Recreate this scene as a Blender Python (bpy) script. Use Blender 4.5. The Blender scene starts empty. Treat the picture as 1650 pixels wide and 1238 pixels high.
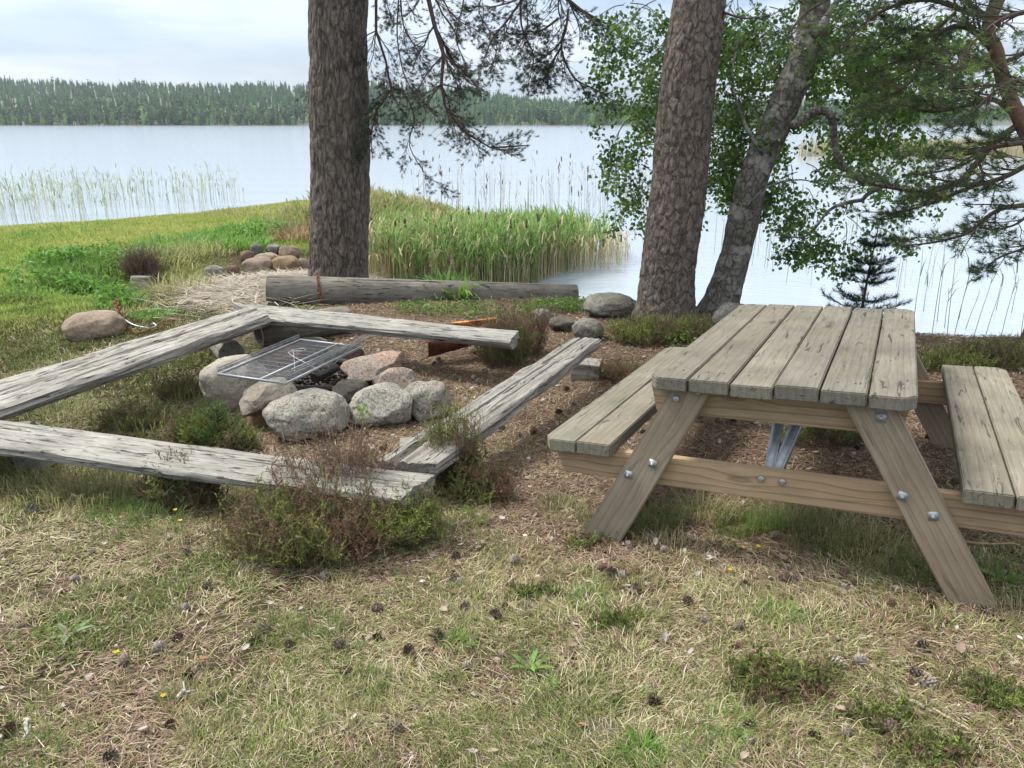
import bpy, math, random
import numpy as np
from mathutils import Vector, Matrix, noise as mnoise
rnd = random.Random(7); rng = np.random.default_rng(11)
C = bpy.context.scene.collection
sc = bpy.context.scene
# ------------------------------------------------------------------ camera, world, sun
PITCH = math.atan((619-195)/1240.0); F = 1240.0; CAM = Vector((0, 0, 1.5))
cd = bpy.data.cameras.new('camera'); cam = bpy.data.objects.new('camera', cd); C.objects.link(cam)
cam.location = CAM; cam.rotation_euler = (math.pi/2 - PITCH, 0, 0)
cd.sensor_width = 36; cd.lens = 36*F/1650.0; cd.clip_end = 9000; cd.clip_start = .05
sc.camera = cam
SUN_EL, SUN_AZ = math.radians(52), math.radians(-62)      # azimuth measured from +Y towards +X
w = bpy.data.worlds.new('World'); sc.world = w; w.use_nodes = True
nt = w.node_tree; nt.nodes.clear()
def N(nt, t, **k):
    n = nt.nodes.new(t)
    for a, b in k.items(): setattr(n, a, b)
    return n
wo = N(nt, 'ShaderNodeOutputWorld'); bg = N(nt, 'ShaderNodeBackground'); bg.inputs[1].default_value = .1
sky = N(nt, 'ShaderNodeTexSky', sky_type='NISHITA', sun_disc=False)
sky.sun_elevation = SUN_EL; sky.sun_rotation = SUN_AZ; sky.air_density = 1.0; sky.dust_density = 2.0
tc = N(nt, 'ShaderNodeTexCoord'); mp = N(nt, 'ShaderNodeMapping'); mp.inputs['Scale'].default_value = (1, 1, 5.5)
n1 = N(nt, 'ShaderNodeTexNoise'); n1.inputs['Scale'].default_value = 3.2; n1.inputs['Detail'].default_value = 7; n1.inputs['Roughness'].default_value = .55
n1.inputs['Distortion'].default_value = .4
cr = N(nt, 'ShaderNodeValToRGB'); cr.color_ramp.elements[0].position = .42; cr.color_ramp.elements[0].color = (.52, .52, .52, 1)
cr.color_ramp.elements[1].position = .66; cr.color_ramp.elements[1].color = (.97, .97, .97, 1)
n2 = N(nt, 'ShaderNodeTexNoise'); n2.inputs['Scale'].default_value = 3.4; n2.inputs['Detail'].default_value = 5
cr2 = N(nt, 'ShaderNodeValToRGB'); cr2.color_ramp.elements[0].position = .40; cr2.color_ramp.elements[0].color = (3.3, 4.4, 6.1, 1)
cr2.color_ramp.elements[1].position = .60; cr2.color_ramp.elements[1].color = (5.9, 6.5, 7.4, 1)
mx = N(nt, 'ShaderNodeMix', data_type='RGBA')
L = nt.links.new
L(tc.outputs['Generated'], mp.inputs[0]); L(mp.outputs[0], n1.inputs[0]); L(mp.outputs[0], n2.inputs[0])
L(n1.outputs[0], cr.inputs[0]); L(n2.outputs[0], cr2.inputs[0])
L(cr.outputs[0], mx.inputs[0]); L(sky.outputs[0], mx.inputs[6]); L(cr2.outputs[0], mx.inputs[7])
sx = N(nt, 'ShaderNodeSeparateXYZ'); L(tc.outputs['Generated'], sx.inputs[0])
mr = N(nt, 'ShaderNodeMapRange'); mr.inputs['From Min'].default_value = .03; mr.inputs['From Max'].default_value = .9; mr.inputs['To Min'].default_value = 1.0; mr.inputs['To Max'].default_value = 1.9; L(sx.outputs[2], mr.inputs[0])
vm = N(nt, 'ShaderNodeVectorMath', operation='SCALE'); L(mx.outputs[2], vm.inputs[0]); L(mr.outputs[0], vm.inputs['Scale'])
mr2 = N(nt, 'ShaderNodeMapRange'); mr2.inputs['From Min'].default_value = .2; mr2.inputs['From Max'].default_value = .9; mr2.inputs['To Min'].default_value = 0; mr2.inputs['To Max'].default_value = .8; L(sx.outputs[2], mr2.inputs[0])
mz = N(nt, 'ShaderNodeMix', data_type='RGBA'); mz.inputs[7].default_value = (13, 12.5, 11.6, 1); L(mr2.outputs[0], mz.inputs[0]); L(vm.outputs[0], mz.inputs[6]); L(mz.outputs[2], bg.inputs[0]); L(bg.outputs[0], wo.inputs[0])
sd = bpy.data.lights.new('sun', 'SUN'); sd.energy = 3.4; sd.angle = math.radians(14); sd.color = (1, .94, .85)
so = bpy.data.objects.new('sun', sd); C.objects.link(so)
dv = Vector((math.sin(SUN_AZ)*math.cos(SUN_EL), math.cos(SUN_AZ)*math.cos(SUN_EL), math.sin(SUN_EL)))
so.rotation_euler = dv.to_track_quat('Z', 'Y').to_euler()
sc.view_settings.view_transform = 'Standard'; sc.view_settings.look = 'None'; sc.view_settings.gamma = 1; sc.view_settings.exposure = 0.6
sc.cycles.max_bounces = 6; sc.cycles.diffuse_bounces = 3; sc.cycles.glossy_bounces = 3; sc.cycles.transmission_bounces = 3
sc.cycles.volume_bounces = 0; sc.cycles.use_denoising = True
# ------------------------------------------------------------------ geometry helpers
WL = -0.9                                                    # water level
cp, sp_ = math.cos(PITCH), math.sin(PITCH)
def ray(px, py):
    x = (px-825)/F; y = (619-py)/F
    return Vector((x, cp + y*sp_, -sp_ + y*cp))
def at_y(px, py, Y): r = ray(px, py); return CAM + r*(Y/r.y)
def at_z(px, py, z): r = ray(px, py); return CAM + r*((z-CAM.z)/r.z)
def sstep(a, b, x): t = np.clip((x-a)/(b-a), 0, 1); return t*t*(3-2*t)
def hash2(ix, iy, s): 
    h = np.sin(ix*127.1 + iy*311.7 + s*74.7)*43758.5453; return h-np.floor(h)
def vn(x, y, sc_, s=0):
    x = np.asarray(x, float)*sc_; y = np.asarray(y, float)*sc_
    ix, iy = np.floor(x), np.floor(y); fx, fy = x-ix, y-iy; fx = fx*fx*(3-2*fx); fy = fy*fy*(3-2*fy)
    a, b, c, d = hash2(ix, iy, s), hash2(ix+1, iy, s), hash2(ix, iy+1, s), hash2(ix+1, iy+1, s)
    return (a*(1-fx)+b*fx)*(1-fy)+(c*(1-fx)+d*fx)*fy
def fbm(x, y, sc_, s=0, o=3): return sum(vn(x, y, sc_*2**i, s+i*13)*.5**i for i in range(o))/sum(.5**i for i in range(o))
LAND = np.array([(60, 2), (8, 6.4), (5, 6.75), (3.9, 7.1), (2.7, 8.1), (1.3, 8.9), (.4, 9.2), (-1, 9.9), (-2.0, 10.8), (-2.3, 12.4), (-1.3, 14.5),
                 (-.8, 17.5), (-3, 20.5), (-5.5, 21.8), (-8, 19.8), (-11.4, 16.9), (-20, 12), (-60, -4), (-60, -40), (60, -40)], float)
def land_d(x, y):
    x = np.asarray(x, float); y = np.asarray(y, float); best = np.full(x.shape, 1e9); ins = np.zeros(x.shape, bool)
    for i in range(len(LAND)):
        ax, ay = LAND[i]; bx, by = LAND[(i+1) % len(LAND)]; dx, dy = bx-ax, by-ay
        t = np.clip(((x-ax)*dx+(y-ay)*dy)/(dx*dx+dy*dy), 0, 1); best = np.minimum(best, np.hypot(x-ax-t*dx, y-ay-t*dy))
        cond = ((ay > y) != (by > y)) & (x < (bx-ax)*(y-ay)/(by-ay+1e-12)+ax); ins ^= cond
    return np.where(ins, best, -best)
def seg_d(x, y, pts):
    best = np.full(np.asarray(x, float).shape, 1e9)
    for (ax, ay), (bx, by) in zip(pts[:-1], pts[1:]):
        dx, dy = bx-ax, by-ay; t = np.clip(((x-ax)*dx+(y-ay)*dy)/(dx*dx+dy*dy), 0, 1); best = np.minimum(best, np.hypot(x-ax-t*dx, y-ay-t*dy))
    return best
PN = (Matrix.Rotation(-.459, 3, 'Z') @ Matrix.Rotation(-.063, 3, 'Y') @ Matrix.Rotation(-.054, 3, 'X')) @ Vector((0, 0, 1))
TO = Vector((.795*1.19, 2.09*1.19, 1.5-1.479*1.19))+PN*.13*1.19      # foot of the picnic table
DITCH = [(-2.0, 11.0), (-3.4, 10.6), (-4.9, 9.7)]
def H(x, y, fine=True):
    x = np.asarray(x, float); y = np.asarray(y, float)
    xs = np.where(x > 0, .0325*np.minimum(x, 5), .016*np.maximum(x, -7))
    b = .155 - .095*(1-sstep(4.5, 7.5, y)) + xs - .0764*np.clip(y, -10, 4) - .035*(np.clip(y, 4, 9)-4) + .07*sstep(9, 13, y)*sstep(-1, -5, x)
    b = b + .10*(fbm(x, y, .45, 3)-.5) + (.035*(fbm(x, y, 3.2, 5)-.5) if fine else 0)
    pl = TO.z-(PN[0]*(x-TO.x)+PN[1]*(y-TO.y))/PN[2]; kt = np.exp(-(((x-1.6)/1.6)**2+((y-3.1)/1.4)**2)**1.5); b = b*(1-kt)+(pl+.025*(fbm(x, y, 3.2, 5)-.5))*kt
    b = b - .33*np.exp(-(seg_d(x, y, DITCH)/.75)**2)
    d = land_d(x, y) + .35*(fbm(x, y, 1.1, 9)-.5)
    wd = 1.25 + 2.8*sstep(-5, -8, x)*sstep(9, 14, y) + 1.6*sstep(15, 18, y)
    k = np.clip(d/wd, 0, 1); k = 1-(1-k)**2
    return np.where(d > 0, WL + (b-WL)*k, WL + np.maximum(.35*d, -2.5))
def Hs(x, y): return float(H(np.array([x]), np.array([y]))[0])
_T = np.concatenate([np.arange(1, 14, .01), np.arange(14, 60, .04)])
def gp(px, py, up=0.0):
    r = ray(px, py); x, y, z = r.x*_T, r.y*_T, CAM.z+r.z*_T; k = np.nonzero(z-up <= H(x, y))[0]; t = _T[k[0]] if len(k) else 60.
    return CAM+r*float(t)
def link(o, parent=None):
    C.objects.link(o)
    if parent is not None: o.parent = parent
    return o
def tag(o, label=None, cat=None, group=None, kind=None):
    if label: o['label'] = label
    if cat: o['category'] = cat
    if group: o['group'] = group
    if kind: o['kind'] = kind
    return o
def empty(name, loc=(0, 0, 0), label=None, cat=None, group=None):
    o = bpy.data.objects.new(name, None); o.location = loc; o.empty_display_size = .1; C.objects.link(o); return tag(o, label, cat, group)
def np_mesh(name, V, Fs, mat, parent=None, col=None, smooth=False, mats=None):
    me = bpy.data.meshes.new(name); V = np.asarray(V, np.float32)
    if not isinstance(Fs, list): Fs = [Fs]
    Fs = [np.asarray(f, np.int32) for f in Fs if len(f)]
    me.vertices.add(len(V)); me.vertices.foreach_set('co', V.ravel())
    lt = np.concatenate([np.full(len(f), f.shape[1], np.int32) for f in Fs]); idx = np.concatenate([f.ravel() for f in Fs])
    me.loops.add(len(idx)); me.loops.foreach_set('vertex_index', idx)
    ls = np.concatenate([[0], np.cumsum(lt)[:-1]]).astype(np.int32)
    me.polygons.add(len(lt)); me.polygons.foreach_set('loop_start', ls)
    try: me.polygons.foreach_set('loop_total', lt)
    except Exception: pass
    if smooth: me.polygons.foreach_set('use_smooth', np.ones(len(lt), bool))
    if col is not None:
        a = me.color_attributes.new('Col', 'FLOAT_COLOR', 'POINT'); c = np.ones((len(V), 4), np.float32); c[:, :3] = col; a.data.foreach_set('color', c.ravel())
    me.update(calc_edges=True)
    if mat: me.materials.append(mat)
    return link(bpy.data.objects.new(name, me), parent)
class MB:
    def __init__(s): s.v = []; s.f3 = []; s.f4 = []; s.c = []; s.n = 0
    def add(s, V, F, c=None):
        V = np.asarray(V, float).reshape(-1, 3); F = np.asarray(F, int)
        s.v.append(V); (s.f3 if F.shape[1] == 3 else s.f4).append(F+s.n); s.n += len(V)
        s.c.append(np.tile(np.asarray(c if c is not None else (1, 1, 1), float), (len(V), 1)) if c is None or np.ndim(c) == 1 else c)
    def add2(s, V, Fa, Fb, c=None):
        n0 = s.n; s.add(V, Fa, c); 
        if len(Fb): (s.f3 if np.asarray(Fb).shape[1] == 3 else s.f4).append(np.asarray(Fb)+n0)
    def tube(s, pts, rad, seg=6, c=None, cap=True, rough=0.0):
        P = np.asarray([tuple(p) for p in pts], float); n = len(P); rad = np.broadcast_to(np.asarray(rad, float), (n,))
        T = np.gradient(P, axis=0); T /= (np.linalg.norm(T, axis=1, keepdims=True)+1e-9)
        up = np.array([0, 0, 1.]) if abs(T[0, 2]) < .9 else np.array([1., 0, 0])
        U = np.zeros_like(P); u = up-T[0]*(up@T[0]); u /= np.linalg.norm(u)
        for i in range(n):
            u = u-T[i]*(u@T[i]); u /= (np.linalg.norm(u)+1e-9); U[i] = u
        W = np.cross(T, U); a = np.arange(seg)*2*np.pi/seg
        R = rad[:, None]*(1+rough*(rng.random((n, seg))-.5))
        V = P[:, None]+R[..., None]*(np.cos(a)[None, :, None]*U[:, None]+np.sin(a)[None, :, None]*W[:, None])
        i, j = np.meshgrid(np.arange(n-1), np.arange(seg), indexing='ij'); j2 = (j+1) % seg
        Fq = np.stack([i*seg+j, i*seg+j2, (i+1)*seg+j2, (i+1)*seg+j], -1).reshape(-1, 4)
        V = V.reshape(-1, 3); Ft = []
        if cap:
            V = np.vstack([V, P[0], P[-1]]); k = n*seg
            for q in range(seg): Ft += [(k, (q+1) % seg, q), (k+1, (n-1)*seg+q, (n-1)*seg+(q+1) % seg)]
        s.add2(V, Fq, np.array(Ft) if Ft else [], c)
    def box(s, c0, size, rot=None, c=None):
        hx, hy, hz = [d/2 for d in size]
        V = np.array([(x, y, z) for z in (-hz, hz) for y in (-hy, hy) for x in (-hx, hx)], float)
        if rot is not None: V = V@np.array(rot.to_3x3()).T
        s.add(V+np.array(c0), [(0, 2, 3, 1), (4, 5, 7, 6), (0, 1, 5, 4), (2, 6, 7, 3), (0, 4, 6, 2), (1, 3, 7, 5)], c)
    def build(s, name, mat, parent=None, smooth=False):
        return np_mesh(name, np.vstack(s.v), [np.vstack(f) for f in (s.f3, s.f4) if f], mat, parent, np.vstack(s.c), smooth)
def smooth_path(pts, per=6):
    P = [np.array(tuple(p), float) for p in pts]; P = [2*P[0]-P[1]]+P+[2*P[-1]-P[-2]]; out = []
    for i in range(1, len(P)-2):
        for k in range(per):
            t = k/per; a, b, c, d = P[i-1:i+3]
            out.append(.5*((2*b)+(-a+c)*t+(2*a-5*b+4*c-d)*t*t+(-a+3*b-3*c+d)*t**3))
    out.append(P[-2]); return np.array(out)
# ------------------------------------------------------------------ materials
def mat(name):
    m = bpy.data.materials.new(name); m.use_nodes = True; t = m.node_tree; b = t.nodes['Principled BSDF']; return m, t, b
def ramp(t, stops, src):
    r = N(t, 'ShaderNodeValToRGB'); e = r.color_ramp.elements
    while len(e) < len(stops): e.new(.5)
    for q, (p, c) in zip(e, stops): q.position = p; q.color = (*c, 1) if len(c) == 3 else c
    t.links.new(src, r.inputs[0]); return r.outputs[0]
def g(v): return (v, v, v)
def noise(t, vec, s, d=4, r=.55, dist=0):
    n = N(t, 'ShaderNodeTexNoise'); n.inputs['Scale'].default_value = s; n.inputs['Detail'].default_value = d
    n.inputs['Roughness'].default_value = r; n.inputs['Distortion'].default_value = dist; t.links.new(vec, n.inputs['Vector']); return n.outputs[0]
def mapping(t, scale, coord='Object', rand=False):
    c = N(t, 'ShaderNodeTexCoord'); m = N(t, 'ShaderNodeMapping'); m.inputs['Scale'].default_value = scale
    src = c.outputs[coord]
    if rand:
        oi = N(t, 'ShaderNodeObjectInfo'); mu = N(t, 'ShaderNodeVectorMath', operation='MULTIPLY_ADD')
        mu.inputs[1].default_value = (37, 11, 5); cx = N(t, 'ShaderNodeCombineXYZ')
        for k in range(3): t.links.new(oi.outputs['Random'], cx.inputs[k])
        t.links.new(cx.outputs[0], mu.inputs[0]); t.links.new(src, mu.inputs[2]); src = mu.outputs[0]
    t.links.new(src, m.inputs[0]); return m.outputs[0]
def mixc(t, a, b, f, mode='MIX'):
    m = N(t, 'ShaderNodeMix', data_type='RGBA', blend_type=mode)
    for v, s in ((f, 0), (a, 6), (b, 7)):
        if isinstance(v, (int, float)): m.inputs[s].default_value = v
        elif isinstance(v, tuple): m.inputs[s].default_value = (*v, 1)
        else: t.links.new(v, m.inputs[s])
    return m.outputs[2]
def math_(t, op, a, b=0.0):
    m = N(t, 'ShaderNodeMath', operation=op)
    for v, s in ((a, 0), (b, 1)):
        if isinstance(v, (int, float)): m.inputs[s].default_value = v
        else: t.links.new(v, m.inputs[s])
    return m.outputs[0]
def bump(t, b, h, strength=.5, dist=.01):
    n = N(t, 'ShaderNodeBump'); n.inputs['Strength'].default_value = strength; n.inputs['Distance'].default_value = dist
    t.links.new(h, n.inputs['Height']); t.links.new(n.outputs[0], b.inputs['Normal'])
def vcol(t): a = N(t, 'ShaderNodeAttribute', attribute_name='Col'); return a.outputs['Color']
def leafy(name, transl=.3, rough=.55, tint=(1, 1, 1)):
    m, t, b = mat(name); c = mixc(t, vcol(t), tint, 1.0, 'MULTIPLY')
    t.links.new(c, b.inputs['Base Color']); b.inputs['Roughness'].default_value = rough; b.inputs['Specular IOR Level'].default_value = .3
    if transl > 0:
        tr = N(t, 'ShaderNodeBsdfTranslucent'); ms = N(t, 'ShaderNodeMixShader'); ms.inputs[0].default_value = transl
        t.links.new(c, tr.inputs[0]); t.links.new(b.outputs[0], ms.inputs[1]); t.links.new(tr.outputs[0], ms.inputs[2])
        t.links.new(ms.outputs[0], t.nodes['Material Output'].inputs[0])
    return m
def old_wood(name, dark, mid, light, green=0.0, warm=None, gs=(1.4, 26, 26), ring=0.0, cracks=1.0, bs=.6, knots=0.0, contrast=1.0):
    m, t, b = mat(name); v0 = mapping(t, (1, 1, 1), rand=True)
    if knots:                                                  # grain flows round the knots
        kv = N(t, 'ShaderNodeTexVoronoi', feature='F1', distance='EUCLIDEAN'); kv.inputs['Scale'].default_value = 1.0; kv.inputs['Randomness'].default_value = 1
        t.links.new(mapping(t, (2.4, 9, .01), rand=True), kv.inputs['Vector']); kd = kv.outputs['Distance']
        near = ramp(t, [(0, g(1)), (.34, g(0))], kd)
    def stretched(sx, sy, sz):
        v = mapping(t, (sx, sy, sz), rand=True)
        if knots:
            ad = N(t, 'ShaderNodeVectorMath', operation='MULTIPLY_ADD'); t.links.new(near, ad.inputs[0]); ad.inputs[1].default_value = (0, sy*.022, 0); t.links.new(v, ad.inputs[2]); v = ad.outputs[0]
        return v
    a = noise(t, stretched(*gs), 1.6, 8, .72, .35); fine = noise(t, stretched(gs[0]*3.5, gs[1]*4, gs[2]*4), 1.6, 5, .7, .2)
    col = ramp(t, [(.26, dark), (.5, mid), (.76, light)], math_(t, 'ADD', math_(t, 'MULTIPLY', a, .5), math_(t, 'MULTIPLY', fine, .5)))
    col = mixc(t, col, ramp(t, [(.28, g(.68)), (.72, g(1.22))], noise(t, v0, 3.1, 6, .6)), 1.0, 'MULTIPLY')
    if warm: col = mixc(t, col, warm, ramp(t, [(.42, g(0)), (.7, g(.75))], noise(t, v0, 1.1, 3)))
    h = math_(t, 'ADD', math_(t, 'MULTIPLY', a, .5), fine)
    if ring > 0:
        wv = N(t, 'ShaderNodeTexWave', bands_direction='Y', wave_profile='SAW'); wv.inputs['Scale'].default_value = 1.5; wv.inputs['Distortion'].default_value = 7; wv.inputs['Detail'].default_value = 1.6; wv.inputs['Detail Scale'].default_value = .7
        t.links.new(stretched(.5, 8.5, 8.5), wv.inputs[0]); col = mixc(t, col, ramp(t, [(.0, g(1.08)), (.7, g(.98)), (.96, g(1-ring))], wv.outputs[1]), 1.0, 'MULTIPLY'); h = math_(t, 'ADD', h, math_(t, 'MULTIPLY', wv.outputs[1], .25))
    if green > 0: col = mixc(t, col, (.17, .185, .095), ramp(t, [(.5, g(0)), (.72, g(green))], noise(t, v0, 4.5, 7, .7)))
    ck = noise(t, stretched(gs[0]*2.2, gs[1]*1.5, gs[2]*1.5), 1.5, 5, .6, .9); cm = ramp(t, [(.34, g(1-.85*cracks)), (.405, g(1))], ck); col = mixc(t, col, cm, 1.0, 'MULTIPLY')
    if knots: col = mixc(t, col, ramp(t, [(0, g(.30)), (.045, g(.42)), (.07, g(.7)), (.09, g(.55)), (.13, g(1))], kd), knots, 'MULTIPLY')
    col = mixc(t, col, (.42, .42, .38), ramp(t, [(.66, g(0)), (.72, g(.3))], noise(t, v0, 26, 7, .75)))
    oi = N(t, 'ShaderNodeObjectInfo'); col = mixc(t, col, ramp(t, [(0, (.80, .79, .77)), (.35, (1.0, .98, .94)), (.65, (.90, .92, .90)), (1, (1.16, 1.13, 1.08))], oi.outputs['Random']), 1.0, 'MULTIPLY')
    t.links.new(col, b.inputs['Base Color']); b.inputs['Roughness'].default_value = .85; b.inputs['Specular IOR Level'].default_value = .25
    bump(t, b, math_(t, 'ADD', h, math_(t, 'MULTIPLY', cm, 1.2)), bs, .006); return m
M = {}
M['log'] = old_wood('weathered_log', (.10, .092, .083), (.31, .30, .28), (.55, .54, .51), gs=(2.2, 26, 26), cracks=1.0, bs=1.0, knots=.6)
M['round'] = old_wood('grey_round_log', (.07, .062, .053), (.20, .188, .165), (.36, .345, .31), gs=(1.8, 18, 18), bs=1.0, cracks=1.0)
M['board'] = old_wood('weathered_board', (.115, .106, .09), (.175, .162, .138), (.24, .225, .195), green=.25, gs=(1.6, 24, 24), ring=.14, cracks=.75, bs=.4, knots=.9)
M['seatb'] = old_wood('bench_board', (.13, .12, .098), (.205, .19, .155), (.28, .262, .218), green=.35, gs=(1.6, 24, 24), ring=.16, cracks=.75, bs=.4, knots=.9)
M['beam'] = old_wood('warm_beam', (.24, .175, .11), (.36, .265, .17), (.46, .35, .235), warm=(.37, .26, .165), gs=(1.2, 20, 20), ring=.34, cracks=.25, bs=.25, knots=.9)
M['leg'] = old_wood('leg_board', (.19, .16, .12), (.27, .228, .175), (.35, .305, .24), warm=(.30, .215, .145), gs=(1.2, 20, 20), ring=.18, cracks=.4, bs=.3, knots=.9)
def bark(name, plate, edge, alt, vs, zs, moss=0.0, bd=.02, white=None):
    m, t, b = mat(name); v = mapping(t, (vs, vs, zs)); ds = N(t, 'ShaderNodeVectorMath', operation='MULTIPLY_ADD')
    nn = N(t, 'ShaderNodeTexNoise'); nn.inputs['Scale'].default_value = .55; nn.inputs['Detail'].default_value = 8; nn.inputs['Roughness'].default_value = .62; t.links.new(v, nn.inputs['Vector'])
    ds.inputs[1].default_value = (2.2, 2.2, 2.2); t.links.new(nn.outputs[1], ds.inputs[0]); t.links.new(v, ds.inputs[2])
    vo = N(t, 'ShaderNodeTexVoronoi', feature='DISTANCE_TO_EDGE'); vo.inputs['Scale'].default_value = 1.0; t.links.new(ds.outputs[0], vo.inputs['Vector'])
    vc = N(t, 'ShaderNodeTexVoronoi', feature='F1'); t.links.new(ds.outputs[0], vc.inputs['Vector'])
    ds2 = N(t, 'ShaderNodeVectorMath', operation='MULTIPLY'); ds2.inputs[1].default_value = (1.9, 1.9, 2.6); t.links.new(ds.outputs[0], ds2.inputs[0])
    vo2 = N(t, 'ShaderNodeTexVoronoi', feature='DISTANCE_TO_EDGE'); t.links.new(ds2.outputs[0], vo2.inputs['Vector'])
    fine = noise(t, mapping(t, (30, 30, 16)), 1.5, 6, .7)
    col = mixc(t, plate, alt, vc.outputs['Color']); col = mixc(t, col, ramp(t, [(.3, g(.6)), (.7, g(1.35))], fine), 1.0, 'MULTIPLY')
    cm = ramp(t, [(.0, g(.1)), (.03, g(.55)), (.12, g(1))], vo.outputs[0]); cm2 = ramp(t, [(.0, g(.6)), (.08, g(1))], vo2.outputs[0])
    cmm = mixc(t, mixc(t, cm, cm2, 1.0, 'MULTIPLY'), (1, 1, 1), ramp(t, [(.4, g(0)), (.75, g(.75))], noise(t, mapping(t, (7, 7, 3)), 1.2, 4))); col = mixc(t, edge, col, cmm)
    if white:
        wm = ramp(t, [(.52, g(0)), (.62, g(1))], noise(t, mapping(t, (3, 3, 6)), 1.5, 5, .6)); col = mixc(t, col, white, wm)
    if moss:
        mm = ramp(t, [(.5, g(0)), (.68, g(moss))], noise(t, mapping(t, (4, 4, 2.5)), 1.3, 4)); col = mixc(t, col, (.06, .08, .02), mm)
    t.links.new(col, b.inputs['Base Color']); b.inputs['Roughness'].default_value = .9; b.inputs['Specular IOR Level'].default_value = .2
    h = math_(t, 'ADD', cm, math_(t, 'MULTIPLY', cm2, .6)); h = math_(t, 'ADD', h, math_(t, 'MULTIPLY', fine, .5)); bump(t, b, h, 1.0, bd); return m
M['pine_bark'] = bark('pine_bark', (.31, .27, .235), (.075, .06, .05), (.17, .14, .118), 15, 3.6, bd=.025)
M['pine_bark2'] = bark('pine_bark_flaky', (.34, .29, .25), (.09, .07, .058), (.20, .165, .14), 15, 7.5, bd=.018)
M['birch_bark'] = bark('birch_bark', (.34, .325, .29), (.08, .07, .06), (.20, .19, .165), 14, 10, moss=.5, white=(.5, .485, .45))
def plain(name, col, rough=.8, ns=8, amt=.35, met=0, bd=.004, spec=.3):
    m, t, b = mat(name); n = noise(t, mapping(t, (1, 1, 1), rand=True), ns, 6, .65)
    c = mixc(t, col, ramp(t, [(.25, g(1-amt)), (.75, g(1+amt))], n), 1.0, 'MULTIPLY'); t.links.new(c, b.inputs['Base Color'])
    b.inputs['Roughness'].default_value = rough; b.inputs['Metallic'].default_value = met; b.inputs['Specular IOR Level'].default_value = spec; bump(t, b, n, .4, bd); return m
M['branch'] = plain('branch_bark', (.075, .055, .045), .9, 40)
M['branch_warm'] = plain('reddish_branch_bark', (.14, .085, .06), .9, 30, .55)
M['galv'] = plain('galvanised_steel', (.36, .38, .40), .5, 30, .3, .7, .001, .5)
M['steel_dark'] = plain('grate_steel', (.24, .25, .26), .5, 25, .5, .6, .001, .5)
M['rust'] = plain('rust', (.16, .06, .03), .9, 20, .5)
M['char'] = plain('charcoal', (.012, .012, .013), .6, 30, .5)
M['ash'] = plain('ash', (.16, .15, .14), .95, 30, .5)
M['cone'] = leafy('cone_scales', 0, .8)
M['leaf'] = leafy('leaf', .5, .5)
M['needle'] = leafy('pine_needle', .25, .5)
M['grass'] = leafy('grass_blade', .42, .6)
M['straw'] = leafy('dry_straw', .15, .8)
M['far'] = leafy('far_foliage', .0, .9)
M['heath'] = leafy('heather_leaf', .2, .7)
def granite(name, a, bcol, dark=(.04, .04, .045), lich=.0, s=1.0, pink=None):
    m, t, b = mat(name); v = mapping(t, (1, 1, 1), rand=True)
    big = noise(t, v, 5*s, 6, .65); col = ramp(t, [(.3, a), (.7, bcol)], big)
    if pink: col = mixc(t, col, pink, ramp(t, [(.45, g(0)), (.6, g(.8))], noise(t, v, 4, 3)))
    sp = noise(t, v, 75*s, 6, .9); col = mixc(t, col, dark, ramp(t, [(.49, g(0)), (.58, g(.85))], sp)); col = mixc(t, col, dark, ramp(t, [(.54, g(0)), (.62, g(.6))], noise(t, mapping(t, (1, 1, 1.2), rand=True), 34*s, 4, .8))); col = mixc(t, col, ramp(t, [(.3, (.62, .58, .52)), (.7, (1.1, 1.08, 1.02))], noise(t, v, 3.2*s, 5, .6)), 1.0, 'MULTIPLY')
    sp2 = noise(t, mapping(t, (1.3, 1.3, 1.3)), 55*s, 4, .85); col = mixc(t, col, (.5, .49, .45), ramp(t, [(.60, g(0)), (.7, g(.55))], sp2))
    if lich: col = mixc(t, col, (.05, .06, .03), ramp(t, [(.5, g(0)), (.62, g(lich))], noise(t, v, 7, 6, .75)))
    t.links.new(col, b.inputs['Base Color']); b.inputs['Roughness'].default_value = .85; b.inputs['Specular IOR Level'].default_value = .3
    bump(t, b, math_(t, 'ADD', noise(t, v, 22, 8, .7), math_(t, 'MULTIPLY', sp, .25)), .7, .012); return m
M['granite'] = granite('speckled_granite', (.33, .325, .305), (.50, .49, .46), (.03, .03, .033), lich=.25)
M['pale'] = granite('pale_stone', (.30, .28, .25), (.46, .435, .39), (.16, .15, .13))
M['pinkst'] = granite('pinkish_granite', (.30, .26, .235), (.40, .36, .33), pink=(.40, .27, .21))
M['tan'] = granite('tan_stone', (.27, .19, .12), (.40, .31, .21), (.15, .1, .07))
M['beige'] = granite('beige_boulder', (.26, .21, .165), (.36, .30, .245), (.15, .12, .09), s=.8)
M['darkst'] = granite('dark_mossy_stone', (.085, .08, .07), (.16, .15, .13), lich=.7)
M['redst'] = granite('reddish_stone', (.16, .09, .075), (.26, .17, .14))
M['boulder'] = granite('grey_boulder', (.18, .178, .165), (.31, .305, .285), lich=.4)
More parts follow.
